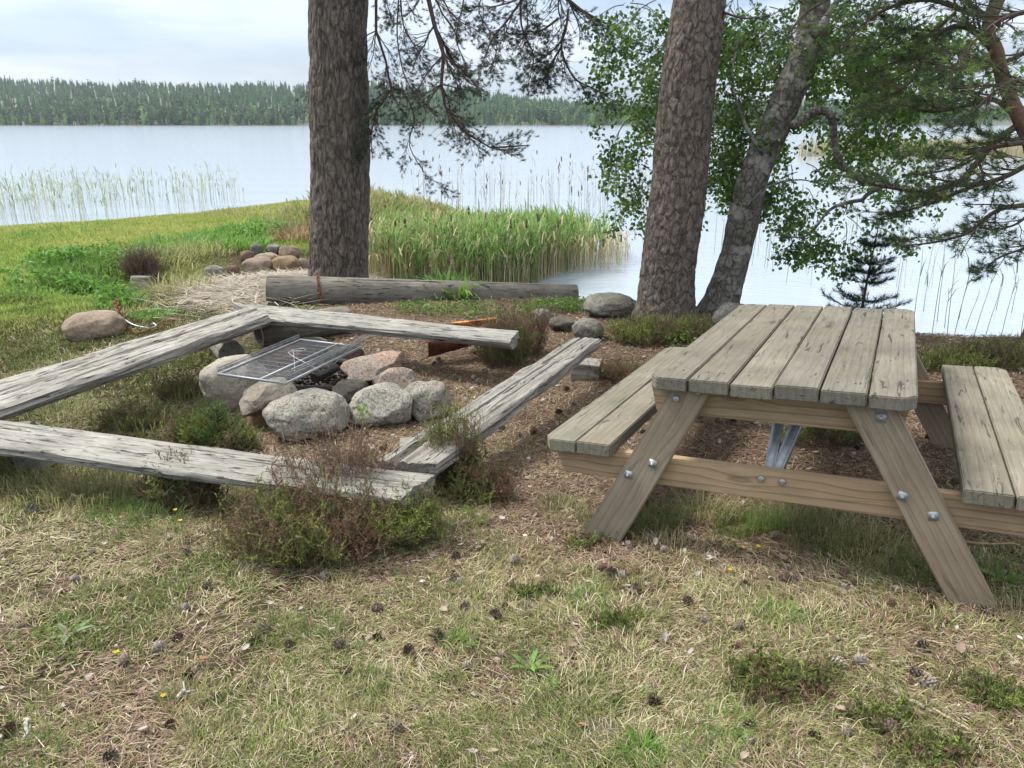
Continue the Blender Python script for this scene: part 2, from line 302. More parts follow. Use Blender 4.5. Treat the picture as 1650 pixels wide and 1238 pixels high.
# ------------------------------------------------------------------ zones of the ground (world coordinates, shared by sheet and litter)
def zones(x, y):
    n1 = fbm(x, y, .9, 21); n2 = fbm(x, y, 2.6, 31); 
    pit = np.exp(-(((x+.85)/1.25)**2+((y-4.5)/1.25)**2)**2)
    tab = sstep(.0, .5, x+.22*(y-2.5)+.3*(n1-.5))*sstep(2.75, 3.25, y+.5*(n2-.5)-.12*x)
    mid = sstep(-.55, .0, x-.5*(y-3.2)+.5*(n1-.5))*sstep(2.4, 2.9, y)
    back = sstep(4.6, 5.3, y)*sstep(-2.2, -1.6, x)
    need = np.clip(np.maximum.reduce([pit, tab, mid, back]), 0, 1)*sstep(10, 9, y)
    lawn = sstep(-3.6, -4.6, x+.10*(y-9))*sstep(6.2, 7.6, y)+sstep(11.3, 12.4, y)*sstep(-1, -2.2, x)
    lawn = np.clip(lawn, 0, 1)
    straw = np.exp(-(np.maximum(seg_d(x, y, [(-2.0, 10.6), (-3.0, 9.6), (-2.9, 8.5)])-.35, 0)/.55)**2)
    fg = sstep(3.2, 2.2, y)
    patch = sstep(.5, .68, fbm(x, y, 1.5, 41))*fg*sstep(-.3, .4, x)                    # reddish needle patches in the foreground
    return dict(need=np.clip(need+patch*.75, 0, 1), lawn=lawn, straw=straw, green=sstep(.42, .62, n1*.6+n2*.4), fg=fg)
def ground_col(x, y):
    z = zones(x, y); c = np.zeros(x.shape+(3,)); n = fbm(x, y, 7, 51)[..., None]
    c[:] = (.085, .072, .045); c = c*(.7+.6*n)
    def mix(c, col, k): k = k[..., None]; return c*(1-k)+np.array(col)*(.7+.6*n)*k
    c = mix(c, (.055, .06, .026), z['green']*.7)
    c = mix(c, (.105, .075, .052), z['need']); c = mix(c, (.20, .225, .055), z['lawn']); c = mix(c, (.34, .29, .21), z['straw'])
    ly = sstep(.45, .7, fbm(x, y, .35, 61)); c = mix(c, (.26, .26, .08), z['lawn']*ly*.8)
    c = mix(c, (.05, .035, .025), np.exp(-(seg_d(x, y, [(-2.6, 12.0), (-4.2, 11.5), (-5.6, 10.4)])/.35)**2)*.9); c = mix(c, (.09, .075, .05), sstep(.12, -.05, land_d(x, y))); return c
# the ground: one sheet, fine near the camera
ax_ = np.sinh(np.linspace(-1, 1, 520)*4.2)/math.sinh(4.2)*75; ay_ = -6+np.sinh(np.linspace(0, 1, 560)*3.6)/math.sinh(3.6)*90
X, Y = np.meshgrid(ax_, ay_); Z = H(X, Y)
ii, jj = np.meshgrid(np.arange(len(ay_)-1), np.arange(len(ax_)-1), indexing='ij'); nx = len(ax_)
GF = np.stack([ii*nx+jj, ii*nx+jj+1, (ii+1)*nx+jj+1, (ii+1)*nx+jj], -1).reshape(-1, 4)
m, t, b = mat('ground'); c = vcol(t); v = mapping(t, (1, 1, 1))
c = mixc(t, c, ramp(t, [(.3, g(.5)), (.7, g(1.45))], noise(t, v, 45, 8, .75)), 1.0, 'MULTIPLY')
t.links.new(c, b.inputs['Base Color']); b.inputs['Roughness'].default_value = .95; b.inputs['Specular IOR Level'].default_value = .1
bump(t, b, noise(t, v, 60, 6, .75), .8, .012)
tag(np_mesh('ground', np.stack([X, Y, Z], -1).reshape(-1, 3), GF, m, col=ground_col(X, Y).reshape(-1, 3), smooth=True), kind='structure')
# the lake
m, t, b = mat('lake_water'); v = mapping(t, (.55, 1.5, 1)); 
b.inputs['Base Color'].default_value = (.35, .41, .49, 1); b.inputs['Roughness'].default_value = .13; b.inputs['IOR'].default_value = 1.6  # sky's reflected brightness is partly put into this pale blue base colour
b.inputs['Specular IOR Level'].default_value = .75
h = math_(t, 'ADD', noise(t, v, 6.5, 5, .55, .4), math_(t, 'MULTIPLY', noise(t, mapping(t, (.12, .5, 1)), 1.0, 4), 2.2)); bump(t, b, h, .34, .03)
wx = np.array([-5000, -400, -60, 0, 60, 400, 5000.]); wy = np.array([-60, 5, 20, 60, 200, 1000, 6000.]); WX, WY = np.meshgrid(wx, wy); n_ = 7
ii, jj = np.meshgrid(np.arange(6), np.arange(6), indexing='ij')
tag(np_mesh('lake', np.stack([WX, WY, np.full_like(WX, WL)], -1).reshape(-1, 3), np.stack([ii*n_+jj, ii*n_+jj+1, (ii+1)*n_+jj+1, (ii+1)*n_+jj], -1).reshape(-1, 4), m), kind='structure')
# ------------------------------------------------------------------ blades, leaves and needles in bulk
def blades(P, h, wd, az, lean, curve, twist=None):
    n = len(P); h = np.broadcast_to(h, n); wd = np.broadcast_to(wd, n); lean = np.broadcast_to(lean, n); curve = np.broadcast_to(curve, n)
    d = np.stack([np.cos(az), np.sin(az), np.zeros(n)], -1); tw = az+np.pi/2 if twist is None else twist
    s = np.stack([np.cos(tw), np.sin(tw), np.zeros(n)], -1)*wd[:, None]/2; up = np.array([0, 0, 1.])
    m_ = P+(d*np.sin(lean)[:, None]+up*np.cos(lean)[:, None])*(h*.55)[:, None]
    l2 = lean+curve; tp = m_+(d*np.sin(l2)[:, None]+up*np.cos(l2)[:, None])*(h*.45)[:, None]
    V = np.stack([P-s, P+s, m_-s*.8, m_+s*.8, tp], 1).reshape(-1, 3); k = np.arange(n)[:, None]*5
    return V, k+np.array([[0, 1, 3, 2]]), k+np.array([[2, 3, 4]])
def add_blades(mb, P, h, wd, az, lean, curve, col, twist=None):
    V, a, b_ = blades(P, h, wd, az, lean, curve, twist); mb.add2(V, a, b_, np.repeat(col, 5, 0))
def rcol(n, base, var=.25, hue=.12):
    c = np.array(base)[None]*(1+var*(rng.random((n, 1))*2-1))*(1+hue*(rng.random((n, 3))*2-1)); return np.clip(c, .004, .9)
def pick(n, cols, p): 
    i = rng.choice(len(cols), n, p=np.array(p)/sum(p)); return np.array(cols)[i]*(.75+.5*rng.random((n, 1)))
def polar(n, r0, r1, a=1.5, amax=42):
    u = rng.random(n); e = 2-a; r = (r0**e+u*(r1**e-r0**e))**(1/e); th = np.radians((rng.random(n)*2-1)*amax); return r*np.sin(th), r*np.cos(th), r
def leaves(mb, P, size, col, aspect=.8, flat=0.0):
    n = len(P); a = rng.normal(size=(n, 3)); a[:, 2] = a[:, 2]*.6-.7; a /= np.linalg.norm(a, axis=1, keepdims=True)
    b_ = rng.normal(size=(n, 3)); b_ -= a*np.sum(a*b_, 1, keepdims=True); b_ /= np.linalg.norm(b_, axis=1, keepdims=True); nn = np.cross(a, b_)
    s = (size*(.7+.6*rng.random(n)))[:, None] if np.ndim(size) == 0 else size[:, None]
    V = np.stack([P, P+a*s*.42+b_*s*aspect*.5+nn*s*.08, P+a*s, P+a*s*.42-b_*s*aspect*.5+nn*s*.08], 1).reshape(-1, 3); k = np.arange(n)[:, None]*4
    mb.add2(V, k+np.array([[0, 1, 2]]), k+np.array([[0, 2, 3]]), np.repeat(col, 4, 0))
def needles(mb, P, D, n_per, ln, wd, spread, col):
    P = np.repeat(P, n_per, 0); D = np.repeat(D, n_per, 0); n = len(P); d = D+spread*rng.normal(size=(n, 3))*.6; d /= np.linalg.norm(d, axis=1, keepdims=True)
    s = np.cross(d, rng.normal(size=(n, 3))); s /= np.linalg.norm(s, axis=1, keepdims=True); l = ln*(.7+.5*rng.random((n, 1)))
    P = P-D*rng.random((n, 1))*ln*.7
    V = np.stack([P-s*wd/2, P+s*wd/2, P+d*l], 1).reshape(-1, 3); mb.add(V, np.arange(n*3).reshape(-1, 3), np.repeat(np.repeat(col, n_per, 0)*(.8+.4*rng.random((n, 1))), 3, 0))
# ------------------------------------------------------------------ far shore, far forest, distant hills
def far_h(x, y):
    k = sstep(436, 470, y)*1.6+np.clip((y-455)/300, 0, 1)*((19+9*(fbm(x, x*0, .009, 28)-.5))*sstep(120, -130, x)+8)
    return WL-.4+k+.6*(fbm(x, y, .01, 3)-.5)*sstep(436, 470, y)*4
fx = np.linspace(-520, 420, 95); fy = np.array([425, 436, 445, 455, 470, 500, 540, 600, 680, 760, 900.]); FX, FY = np.meshgrid(fx, fy)
FY = FY+12*(fbm(FX, FX*0, .012, 5)-.5)+6*(fbm(FX, FX*0, .05, 6)-.5); FZ = far_h(FX, FY)
FX2 = FX.copy(); nx = len(fx); ii, jj = np.meshgrid(np.arange(len(fy)-1), np.arange(nx-1), indexing='ij')
FF = np.stack([ii*nx+jj, ii*nx+jj+1, (ii+1)*nx+jj+1, (ii+1)*nx+jj], -1).reshape(-1, 4)
m, t, b = mat('far_shore'); t.links.new(ramp(t, [(.3, (.03, .045, .02)), (.7, (.11, .11, .06))], noise(t, mapping(t, (1, 1, 1)), .1, 4)), b.inputs['Base Color'])
tag(np_mesh('far_shore', np.stack([FX, FY, FZ], -1).reshape(-1, 3), FF, m, smooth=True), kind='structure')
def far_forest(name, n, yf, hf, xr, K, cols, mix=(.35, .42, .23)):
    """kinds: 0 pointed spruce, 1 round headed pine, 2 pale birch; each tree a core and many leaf clumps"""
    mb = MB(); x = rng.uniform(*xr, n); y = yf(n, x); z = far_h(x, y); kind = rng.choice(3, n, p=mix); h = hf(n, x)*np.where(kind == 2, .85, 1)*(.82+.36*rng.random(n))
    tt = rng.random((n, K))**.85; ang = rng.random((n, K))*2*np.pi; k_ = kind[:, None]
    prof = np.where(k_ == 0, .17*(1-tt)**.8+.012, np.where(k_ == 1, .19*np.sqrt(np.clip(1-(1.5*tt-.55)**2, .02, 1)), .20*np.sqrt(np.clip(1-(2*tt-.9)**2, .02, 1))))
    lo_ = np.where(k_ == 1, .30, .10); rr = h[:, None]*prof*(.55+.5*rng.random((n, K))); c0 = np.stack([x[:, None]+rr*np.cos(ang), y[:, None]+rr*np.sin(ang), z[:, None]+h[:, None]*(lo_+(1-lo_)*tt)], -1).reshape(-1, 3)
    s = (h[:, None]*np.where(k_ == 0, .075*(1.2-.95*tt), .085)).reshape(-1, 1); o = rng.normal(size=(len(c0), 3, 3))*np.array([.9, .9, .6]); V = (c0[:, None]+o*s[:, None]*.85).reshape(-1, 3)
    tree_c = pick(n, cols, [1]*len(cols)); bi_ = kind == 2; tree_c[bi_] = np.array([.16, .25, .08])*(.8+.5*rng.random((bi_.sum(), 1))); pi_ = kind == 1; tree_c[pi_] = np.array([.085, .13, .07])*(.8+.4*rng.random((pi_.sum(), 1)))
    mb.add(V, np.arange(len(V)).reshape(-1, 3), np.repeat(np.repeat(tree_c, K, 0)*(.6+.8*rng.random((n*K, 1))), 3, 0))
    R_ = h*np.where(kind == 0, .12, .14); zl = z+h*np.where(kind == 1, .28, .06); zm = z+h*np.where(kind == 0, .14, np.where(kind == 1, .62, .45)); zt = z+h*np.where(kind == 0, .98, .94)
    for k6 in range(6):
        a0, a1 = k6*1.0472+x, (k6+1)*1.0472+x; q0 = np.stack([x+R_*np.cos(a0), y+R_*np.sin(a0), zm], -1); q1 = np.stack([x+R_*np.cos(a1), y+R_*np.sin(a1), zm], -1)
        for zz in (zl, zt): V = np.stack([q0, q1, np.stack([x, y, zz], -1)], 1).reshape(-1, 3); mb.add(V, np.arange(n*3).reshape(-1, 3), np.repeat(tree_c*.8, 3, 0))
    q = np.stack([x, y, z-.5], -1); top = q+np.stack([np.zeros(n), np.zeros(n), h*.9], -1); wv = np.stack([np.full(n, .16), np.full(n, .05), np.zeros(n)], -1)
    V = np.stack([q-wv, q+wv, top], 1).reshape(-1, 3); tc_ = np.where(bi_[:, None], [[.22, .23, .19]], [[.12, .09, .07]]); mb.add(V, np.arange(n*3).reshape(-1, 3), np.repeat(tc_, 3, 0)); return mb
cols_f = [(.055, .11, .055), (.075, .14, .06), (.10, .18, .065), (.06, .115, .065)]
mb = far_forest('f', 2300, lambda n, x: 440+6*rng.random(n)+rng.random(n)**1.3*40+12*(fbm(x, x*0, .012, 5)-.5), lambda n, x: (5+4.0*rng.random(n)**1.3+1.0*sstep(40, -160, x))*(.75+.5*fbm(x, x*0, .045, 18)), (-480, 260), 46, cols_f)
tag(mb.build('lakeside_forest', M['far']), 'belt of mixed pine and birch forest along the far lake shore', 'forest', kind='stuff')
mb = far_forest('f', 7500, lambda n, x: 470+rng.random(n)*310, lambda n, x: (6+4.5*rng.random(n))*(.7+.6*fbm(x, x*0, .03, 8)), (-560, 420), 16, [(.075, .17, .07), (.10, .21, .075), (.07, .14, .065)], (.7, .22, .08))
tag(mb.build('hillside_forest', M['far']), 'spruce forest on the low hill behind the lakeside trees', 'forest', kind='stuff')
hx = np.linspace(300, 3200, 120); V = []; 
for k, (yy, s) in enumerate([(2450, 0), (2600, .75), (2900, 1), (3600, .9)]):
    for x in hx: V.append((x, yy, WL-1+s*(62*math.exp(-((x-1000)/520)**2)+46*math.exp(-((x-2200)/700)**2)+16+9*mnoise.noise(Vector((x*.006, k, 0)))+3*mnoise.noise(Vector((x*.03, k, 2))))))
nh = len(hx); HF = [(k*nh+i, k*nh+i+1, (k+1)*nh+i+1, (k+1)*nh+i) for k in range(3) for i in range(nh-1)]
m, t, b = mat('hill_forest'); t.links.new(ramp(t, [(.3, (.02, .045, .025)), (.7, (.04, .075, .035))], noise(t, mapping(t, (1, 1, 1)), .05, 4)), b.inputs['Base Color'])
tag(np_mesh('hills', V, np.array(HF), m, smooth=True), kind='structure')
# ------------------------------------------------------------------ reeds
def stems(mb, P, h, wd, col, leafn=0, leafcol=None, plume=0.0, lean=.08, ll=.28):
    n = len(P); az = rng.random(n)*2*np.pi; ln = np.abs(rng.normal(size=n))*lean
    add_blades(mb, P, h, wd, az, ln, ln*.7, col)
    d = np.stack([np.cos(az), np.sin(az), np.zeros(n)], -1)
    for k in range(leafn):
        f = .52+.44*rng.random(n); q = P+np.stack([d[:, 0]*np.sin(ln)*h*f, d[:, 1]*np.sin(ln)*h*f, np.cos(ln)*h*f], -1)
        keep = rng.random(n) < .85; m_ = keep.sum()
        add_blades(mb, q[keep], ll*(.5+.8*rng.random(m_)), wd[keep]*2.2 if np.ndim(wd) else wd*2.2, rng.random(m_)*2*np.pi, .25+.5*rng.random(m_), .4+.9*rng.random(m_), (leafcol if leafcol is not None else col)[keep])
    if plume > 0:
        keep = rng.random(n) < plume; m_ = keep.sum(); q = P[keep]+np.stack([d[keep, 0]*np.sin(ln[keep])*h[keep], d[keep, 1]*np.sin(ln[keep])*h[keep], np.cos(ln[keep])*h[keep]], -1)
        for _ in range(3): add_blades(mb, q-np.array([0, 0, .04]), .17, .03, rng.random(m_)*2*np.pi, .3*rng.random(m_), .5, rcol(m_, (.16, .12, .09)))
def inpoly(x, y, P):
    ins = np.zeros(x.shape, bool)
    for i in range(len(P)):
        ax, ay = P[i]; bx, by = P[(i+1) % len(P)]; ins ^= ((ay > y) != (by > y)) & (x < (bx-ax)*(y-ay)/(by-ay+1e-12)+ax)
    return ins
def in_area(n, poly):
    P = np.array(poly); lo, hi = P.min(0), P.max(0); q = rng.random((n*4, 2))*(hi-lo)+lo; q = q[inpoly(q[:, 0], q[:, 1], P)][:n]; return q[:, 0], q[:, 1]
def wet(x, y): return 1-.62*np.clip((H(x, y, False)-WL)/.45, 0, 1)
def on_lake(x, y): return np.stack([x, y, np.maximum(H(x, y, False), WL-.05)-.02], -1)
REED = [(-2.35, 10.9), (-.6, 10.75), (.15, 11.3), (.55, 12.1), (1.0, 12.7), (1.7, 13.0), (2.3, 14.2), (1.8, 15.6), (.2, 16.0), (-2.6, 16.2)]
mb = MB(); x, y = in_area(13000, REED); e = seg_d(x, y, REED+REED[:1]); keep = rng.random(len(x)) < .25+np.clip(e/.9, 0, .75)*(1-.9*sstep(-.2, 1.2, x)); x, y = x[keep], y[keep]; n = len(x)
h = (1.0+.45*rng.random(n))*(1-.25*sstep(.6, 2.2, x))*(.9+.25*fbm(x, y, .9, 71)); h = h*(1-.078*(y-11)); stems(mb, on_lake(x, y), h*.78*wet(x, y)*(.75+.3*rng.random(n)), .009, rcol(n, (.56, .47, .29)), 1, None, .02, .15, .2)
tag(mb.build('dry_reeds', M['straw']), 'dense bed of straw coloured reed stems in the shallows', 'reeds', kind='stuff')
mb = MB(); x, y = in_area(8500, REED); e = seg_d(x, y, REED+REED[:1]); g_ = sstep(.38, .6, fbm(x, y, .8, 77)+.16*sstep(-1.0, .8, x)); keep = rng.random(len(x)) < (.10+.9*g_)*(1-.86*sstep(.1, 1.5, x))*(.3+np.clip(e/.8, 0, .7))*(.45+.55*sstep(-1.6, .3, x+.4*(fbm(x, y, 1, 78)-.5))); x, y = x[keep], y[keep]; n = len(x)
h = (.95+.4*rng.random(n))*(.92+.2*fbm(x, y, .9, 71))*(1-.078*(y-11))*wet(x, y)*.88*(.72+.36*rng.random(n)); stems(mb, on_lake(x, y), h, .009, pick(n, [(.20, .27, .08), (.15, .24, .06)], [1, 1]), 5, pick(n, [(.15, .27, .075), (.20, .33, .09), (.28, .38, .13)], [2, 2, 1]), 0, .12, .32)
tag(mb.build('green_reeds', M['grass']), 'fresh green leafy reeds growing among the dry stems', 'reeds', kind='stuff')
# pale grassy reeds on the point behind the bed
mb = MB(); x, y = in_area(9000, [(-5.2, 13.2), (-1.2, 14.2), (.3, 16.5), (-.8, 18.6), (-3.2, 20.6), (-4.6, 19)]); n = len(x)
keep = rng.random(n) < sstep(-4.6, -3.0, x); x, y = x[keep], y[keep]; n = len(x)
stems(mb, on_lake(x, y), .22+.22*rng.random(n), .011, pick(n, [(.34, .30, .15), (.25, .28, .10), (.17, .25, .06)], [3, 2, 1]), 1, None, .0, .15)
tag(mb.build('pale_point_grass', M['grass']), 'tall pale grass on the tip of the point behind the left pine', 'grass', kind='stuff')
def thin_reeds(name, lab, poly, n, hh, col, wd=.01, lf=2, pl=.06, fall=True, ll=.3):
    mb = MB(); x, y = in_area(n, poly); clump = fbm(x, y, .5, 91); keep = rng.random(len(x)) < sstep(.35, .62, clump)+.12; x, y = x[keep], y[keep]
    keep = land_d(x, y) < -.05; x, y = x[keep], y[keep]; n = len(x)
    P = np.stack([x, y, np.full(n, WL-.05)], -1); stems(mb, P, hh*(.6+.6*rng.random(n)), wd, pick(n, col, [1]*len(col)), lf, None, pl, .07, ll)
    tag(mb.build(name, M['grass']), lab, 'reeds', kind='stuff')
thin_reeds('lake_reeds', 'thin belt of grey green reeds in the water beyond the lawn', [(-30, 9), (-12.0, 17.2), (-8, 20.6), (-8, 24), (-10, 27), (-19, 25), (-34, 19)], 2900, 1.0, [(.30, .36, .24), (.40, .40, .28), (.24, .31, .18)], .011, 2, .0)
thin_reeds('sparse_reeds', 'very sparse thin reeds far out behind the reed bed', [(-3.5, 21), (1, 17), (4, 17.5), (6, 22), (3, 28), (-3, 27)], 420, 1.3, [(.30, .29, .23)], .01, 1, .2)
thin_reeds('lake_reeds', 'few thin reeds standing in the water right of the right pine', [(3.2, 12), (6.5, 11), (6, 16), (3, 17)], 90, 1.1, [(.2, .24, .15)], .008, 1, 0)
x, y = in_area(6500, [(20, 57), (46, 52), (60, 56), (44, 62), (24, 61)]); n = len(x); mb = MB(); stems(mb, np.stack([x, y, np.full(n, WL)], -1), 1.0+.5*rng.random(n), .05, rcol(n, (.42, .38, .24)), 0)
tag(mb.build('reed_islet', M['straw']), 'distant straw yellow reed islet seen through the branches', 'reeds', kind='stuff')
# counted tall reeds at the bank behind the table's right side
for k, (px, pyb, pyt, wdt, lf) in enumerate([(1605, 545, 440, 1, 3), (1585, 560, 455, 1, 1), (1545, 548, 430, 1, 1), (1525, 555, 400, 2, 2), (1522, 560, 485, 2, 2), (1500, 558, 380, 2, 1), (1488, 556, 440, 1, 1), (1472, 520, 400, 1, 1), (1440, 500, 390, 1, 0), (1612, 547, 430, 3, 4), (1556, 556, 470, 1, 1), (1570, 540, 440, 1, 2), (1630, 548, 450, 1, 2), (1645, 540, 470, 1, 1), (1510, 560, 410, 1, 1), (1535, 552, 420, 1, 2)]):
    B = at_z(px, min(pyb, 552), WL) if k % 2 else at_z(px, 500+(k*7) % 40, WL); y_ = B.y; hh = max(.5, at_y(px, pyt, y_).z-WL); mb = MB()
    lean = Vector((rnd.uniform(-.10, .10)*hh, rnd.uniform(-.1, .1)*hh, hh)); pth = smooth_path([B, B+lean*.4, B+lean*.75+Vector((.01, 0, 0)), B+lean], 3)
    mb.tube(pth, np.linspace(.0045, .002, len(pth)), 4, (.17, .21, .11))
    P = np.array([tuple(Vector(pth[int(len(pth)*f)])) for f in [.55, .7, .82, .9][:lf]]).reshape(-1, 3)
    if len(P): add_blades(mb, P, .22+.15*rng.random(len(P)), .014, rng.random(len(P))*6.28, .2+.4*rng.random(len(P)), .5, rcol(len(P), (.10, .17, .07)))
    tag(mb.build('reed_stalk', M['grass']), 'tall thin reed stalk in the water beyond the right side of the table', 'reed', 'tall reed stalks near the right bank')
# ------------------------------------------------------------------ tree building
def trunk(name, path, radii, bark_m, parent, seg=72, per=26, rough=.03, freq=(9, 5), flare=0, vor=None):
    P = smooth_path(path, per); n = len(P); R = np.interp(np.linspace(0, 1, n), np.linspace(0, 1, len(radii)), radii); mb = MB()
    mb.tube(P, R, seg, cap=True); V = mb.v[0][:n*seg].reshape(n, seg, 3); a = np.arange(seg)*2*np.pi/seg
    for i in range(n):
        zz = P[i][2]
        for j in range(seg):
            q = Vector((math.cos(a[j])*R[i]*freq[0], math.sin(a[j])*R[i]*freq[0], zz*freq[1])); dd = mnoise.noise(q)*.5+.5*mnoise.noise(q*2.3)
            q2 = Vector((math.cos(a[j])*1.3, math.sin(a[j])*1.3, zz*1.2)); fl = 1+.07*mnoise.noise(q2)
            if flare: fl += flare*max(0, 1-(zz-P[0][2])/.45)**2*(.6+.6*math.cos(a[j]*4+1.3))
            if vor:
                dv_, _ = mnoise.voronoi(Vector((math.cos(a[j])*R[i]*vor[0], math.sin(a[j])*R[i]*vor[0], zz*vor[1]))+.5*mnoise.noise_vector(q*.6)); fl -= .055*max(0, 1-(dv_[1]-dv_[0])/.16)
            V[i, j] = P[i]+(V[i, j]-P[i])*(fl+rough*max(-1, min(1, dd*1.8)))
    return mb.build(name, bark_m, parent, True)
NBK, TIPF, SUBF = 1.35, (1.0,), .5
def grow(mb_w, tips, path, r0, r1, depth, blen, nb, droop=.15, ang=(.5, 1.1), seg=6, col=(1, 1, 1), planar=.5, start=.15):
    P = smooth_path(path, 4) if len(path) < 8 else np.asarray(path); n = len(P); mb_w.tube(P, np.linspace(r0, r1, n), seg if r0 > .006 else 4, col, cap=r0 > .01)
    if depth == 0:
        for f in TIPF: 
            i = min(n-1, int(f*(n-1))); d = P[min(i+1, n-1)]-P[max(i-1, 0)]; tips.append((P[i], d/(np.linalg.norm(d)+1e-9)))
        return
    nb = int(nb*NBK)
    tips.append((P[-1], (P[-1]-P[-2])/(np.linalg.norm(P[-1]-P[-2])+1e-9)))
    for k in range(nb):
        f = start+(1-start)*(k+rnd.random())/nb; i = min(n-2, int(f*(n-1))); T = Vector(P[i+1]-P[i]).normalized()
        side = T.cross(Vector((0, 0, 1))); side = side.normalized() if side.length > .1 else Vector((1, 0, 0))
        a = rnd.choice((-1, 1))*rnd.uniform(*ang); out = (side*math.copysign(1, a)+Vector((0, 0, rnd.uniform(-1, 1)))*(1-planar)+Vector((rnd.uniform(-.3, .3), rnd.uniform(-.3, .3), 0))).normalized()
        D = (T*math.cos(abs(a))+out*math.sin(abs(a))).normalized(); ln = blen*(1.15-.6*f)*rnd.uniform(.6, 1.25); p0 = Vector(P[i]); pts = [p0]
        m_ = 4; d = D.copy()
        for q in range(m_):
            d = (d+Vector((rnd.uniform(-.25, .25), rnd.uniform(-.25, .25), rnd.uniform(-.25, .25)-droop*(1 if q < 2 else -.6)))).normalized(); pts.append(pts[-1]+d*ln/m_)
        rr = max(.0016, (r0+(r1-r0)*f)*.5); grow(mb_w, tips, [tuple(p) for p in pts], rr, max(.0011, rr*.35), depth-1, blen*.45, max(3, int(nb*SUBF)), droop*.6, ang, 5, col, planar, .2)
def needle_obj(name, tips, parent, n_per=15, ln=.055, wd=.0034, spread=.95, cols=((.028, .05, .022), (.04, .07, .028), (.06, .095, .03)), p=(3, 3, 1)):
    P = np.array([q[0] for q in tips]); D = np.array([q[1] for q in tips])*.8+np.array([0, 0, .4]); D /= np.linalg.norm(D, axis=1, keepdims=True)
    mb = MB(); needles(mb, P, D, n_per, ln, wd, spread, pick(len(P), cols, p)); return mb.build(name, M['needle'], parent)
def crown_above(parent, top, nlimb, R, hz, bm, kind='pine'):
    """the high crown of a tree, above the picture: real limbs that shade the place"""
    mb = MB(); tips = []
    for k in range(nlimb):
        a = k*2.4+rnd.random(); z0 = top[2]-hz*rnd.random(); L_ = R*rnd.uniform(.6, 1); pts = [(top[0], top[1], z0)]
        for q in (.35, .7, 1): pts.append((top[0]+L_*q*math.cos(a), top[1]+L_*q*math.sin(a), z0+.5*q*L_*.3+rnd.uniform(-.1, .1)))
        grow(mb, tips, pts, .04, .01, 1, L_*.5, 9, 0, seg=5)
    return mb, tips
# left pine --------------------------------------------------------------
Y1 = 9.15; base = gp(546, 456); yb = base.y
def tp(px, py, y): q = at_y(px, py, y); return (q.x, q.y, q.z)
T1 = empty('pine_tree', base, 'thick grey barked pine trunk behind the round log, leftmost of the trees', 'tree', 'trees on the near bank')
rel = lambda pts, o: [tuple(Vector(p)-o) for p in pts]
px1 = [(546, 470), (547, 430), (548, 350), (547, 200), (545, 60), (543, -60)]; path = [tp(a, c_, yb) for a, c_ in px1]
path += [(path[-1][0]-.05, yb, 4.6), (path[-1][0]-.1, yb-.1, 7.5), (path[-1][0], yb, 9.5)]
k1 = yb/1240/cp
trunk('trunk', rel(path, base), [48.5*k1, 45*k1, 43.5*k1, 42*k1, 40.5*k1, 39.5*k1, 36*k1, 24*k1, 8*k1], M['pine_bark'], T1, 150, 44, flare=.12, vor=(15, 3.6))
mb, tips = crown_above(T1, (path[-1][0], yb, 9.3), 26, 2.6, 3.8, None)
# visible hanging limbs, traced at their own distance from the tree
W = MB()
def pine_limb(pix, r0, r1, nb, bl, dep=2, start=.15, **kw):
    grow(W, vt, [tp(*q) for q in pix], r0, r1, dep, bl, nb, start=start, **kw)
vt = []
y0 = yb-.3
top_z = Vector((path[5][0]+.2, yb, 4.1))
def from_trunk(p1, sag=.3): return [tuple(top_z), tuple(top_z.lerp(Vector(p1), .5)+Vector((0, 0, sag)))]
l1 = [(686, -30, y0), (700, 60, y0-.1), (715, 130, y0-.2), (711, 200, y0-.3), (718, 255, y0-.35), (745, 310, y0-.4), (790, 350, y0-.45), (852, 345, y0-.5)]
l1 = [(x_, y_*.68, d_) for x_, y_, d_ in l1]
pa = [tp(*q) for q in l1]; pa = from_trunk(pa[0])+pa; grow(W, vt, pa, .035, .006, 2, .62, 22, .05, start=.30)
l2 = [(606, -30, y0+.2), (606, 50, y0+.2), (622, 100, y0+.1), (630, 145, y0+.1), (608, 175, y0), (598, 215, y0), (600, 255, y0)]
pa = [tp(*q) for q in l2]; pa = from_trunk(pa[0], .1)+pa; grow(W, vt, pa, .022, .004, 2, .5, 20, .3, start=.30)
l3 = [(628, 140, y0+.1), (650, 150, y0), (668, 190, y0), (660, 235, y0), (690, 285, y0), (722, 300, y0)]
grow(W, vt, [tp(*q) for q in l3], .010, .003, 2, .36, 11, .3)
l4 = [(700, -30, y0+.3), (730, 25, y0+.3), (770, 50, y0+.2)]; pa = [tp(*q) for q in l4]; pa = from_trunk(pa[0])+pa; grow(W, vt, pa, .018, .003, 2, .5, 10, .2, start=.5)
l5 = [(640, -40, y0+.4), (650, 40, y0+.3), (672, 80, y0+.3), (690, 110, y0+.3)]; pa = [tp(*q) for q in l5]; pa = from_trunk(pa[0])+pa; grow(W, vt, pa, .016, .003, 2, .5, 12, .2, start=.4)
for pix in ([(770, -40, y0), (772, 20, y0), (800, 70, y0-.1), (792, 112, y0-.1)], [(640, -40, y0-.2), (640, 60, y0-.2), (655, 130, y0-.2), (690, 175, y0-.2)], [(745, -40, y0+.3), (735, 60, y0+.2), (752, 110, y0+.2), (735, 150, y0+.2)], [(830, -40, y0+.3), (850, 40, y0+.2), (838, 90, y0+.2)]):
    pa = from_trunk(tp(*pix[0]))+[tp(*q) for q in pix]; grow(W, vt, pa, .013, .003, 2, .36, 11, .2, start=.5)
l6 = [(520, 120, yb+.1), (500, 145, yb+.1), (478, 162, yb+.1)]; grow(W, vt, [tp(*q) for q in l6], .008, .002, 1, .18, 5, .2)
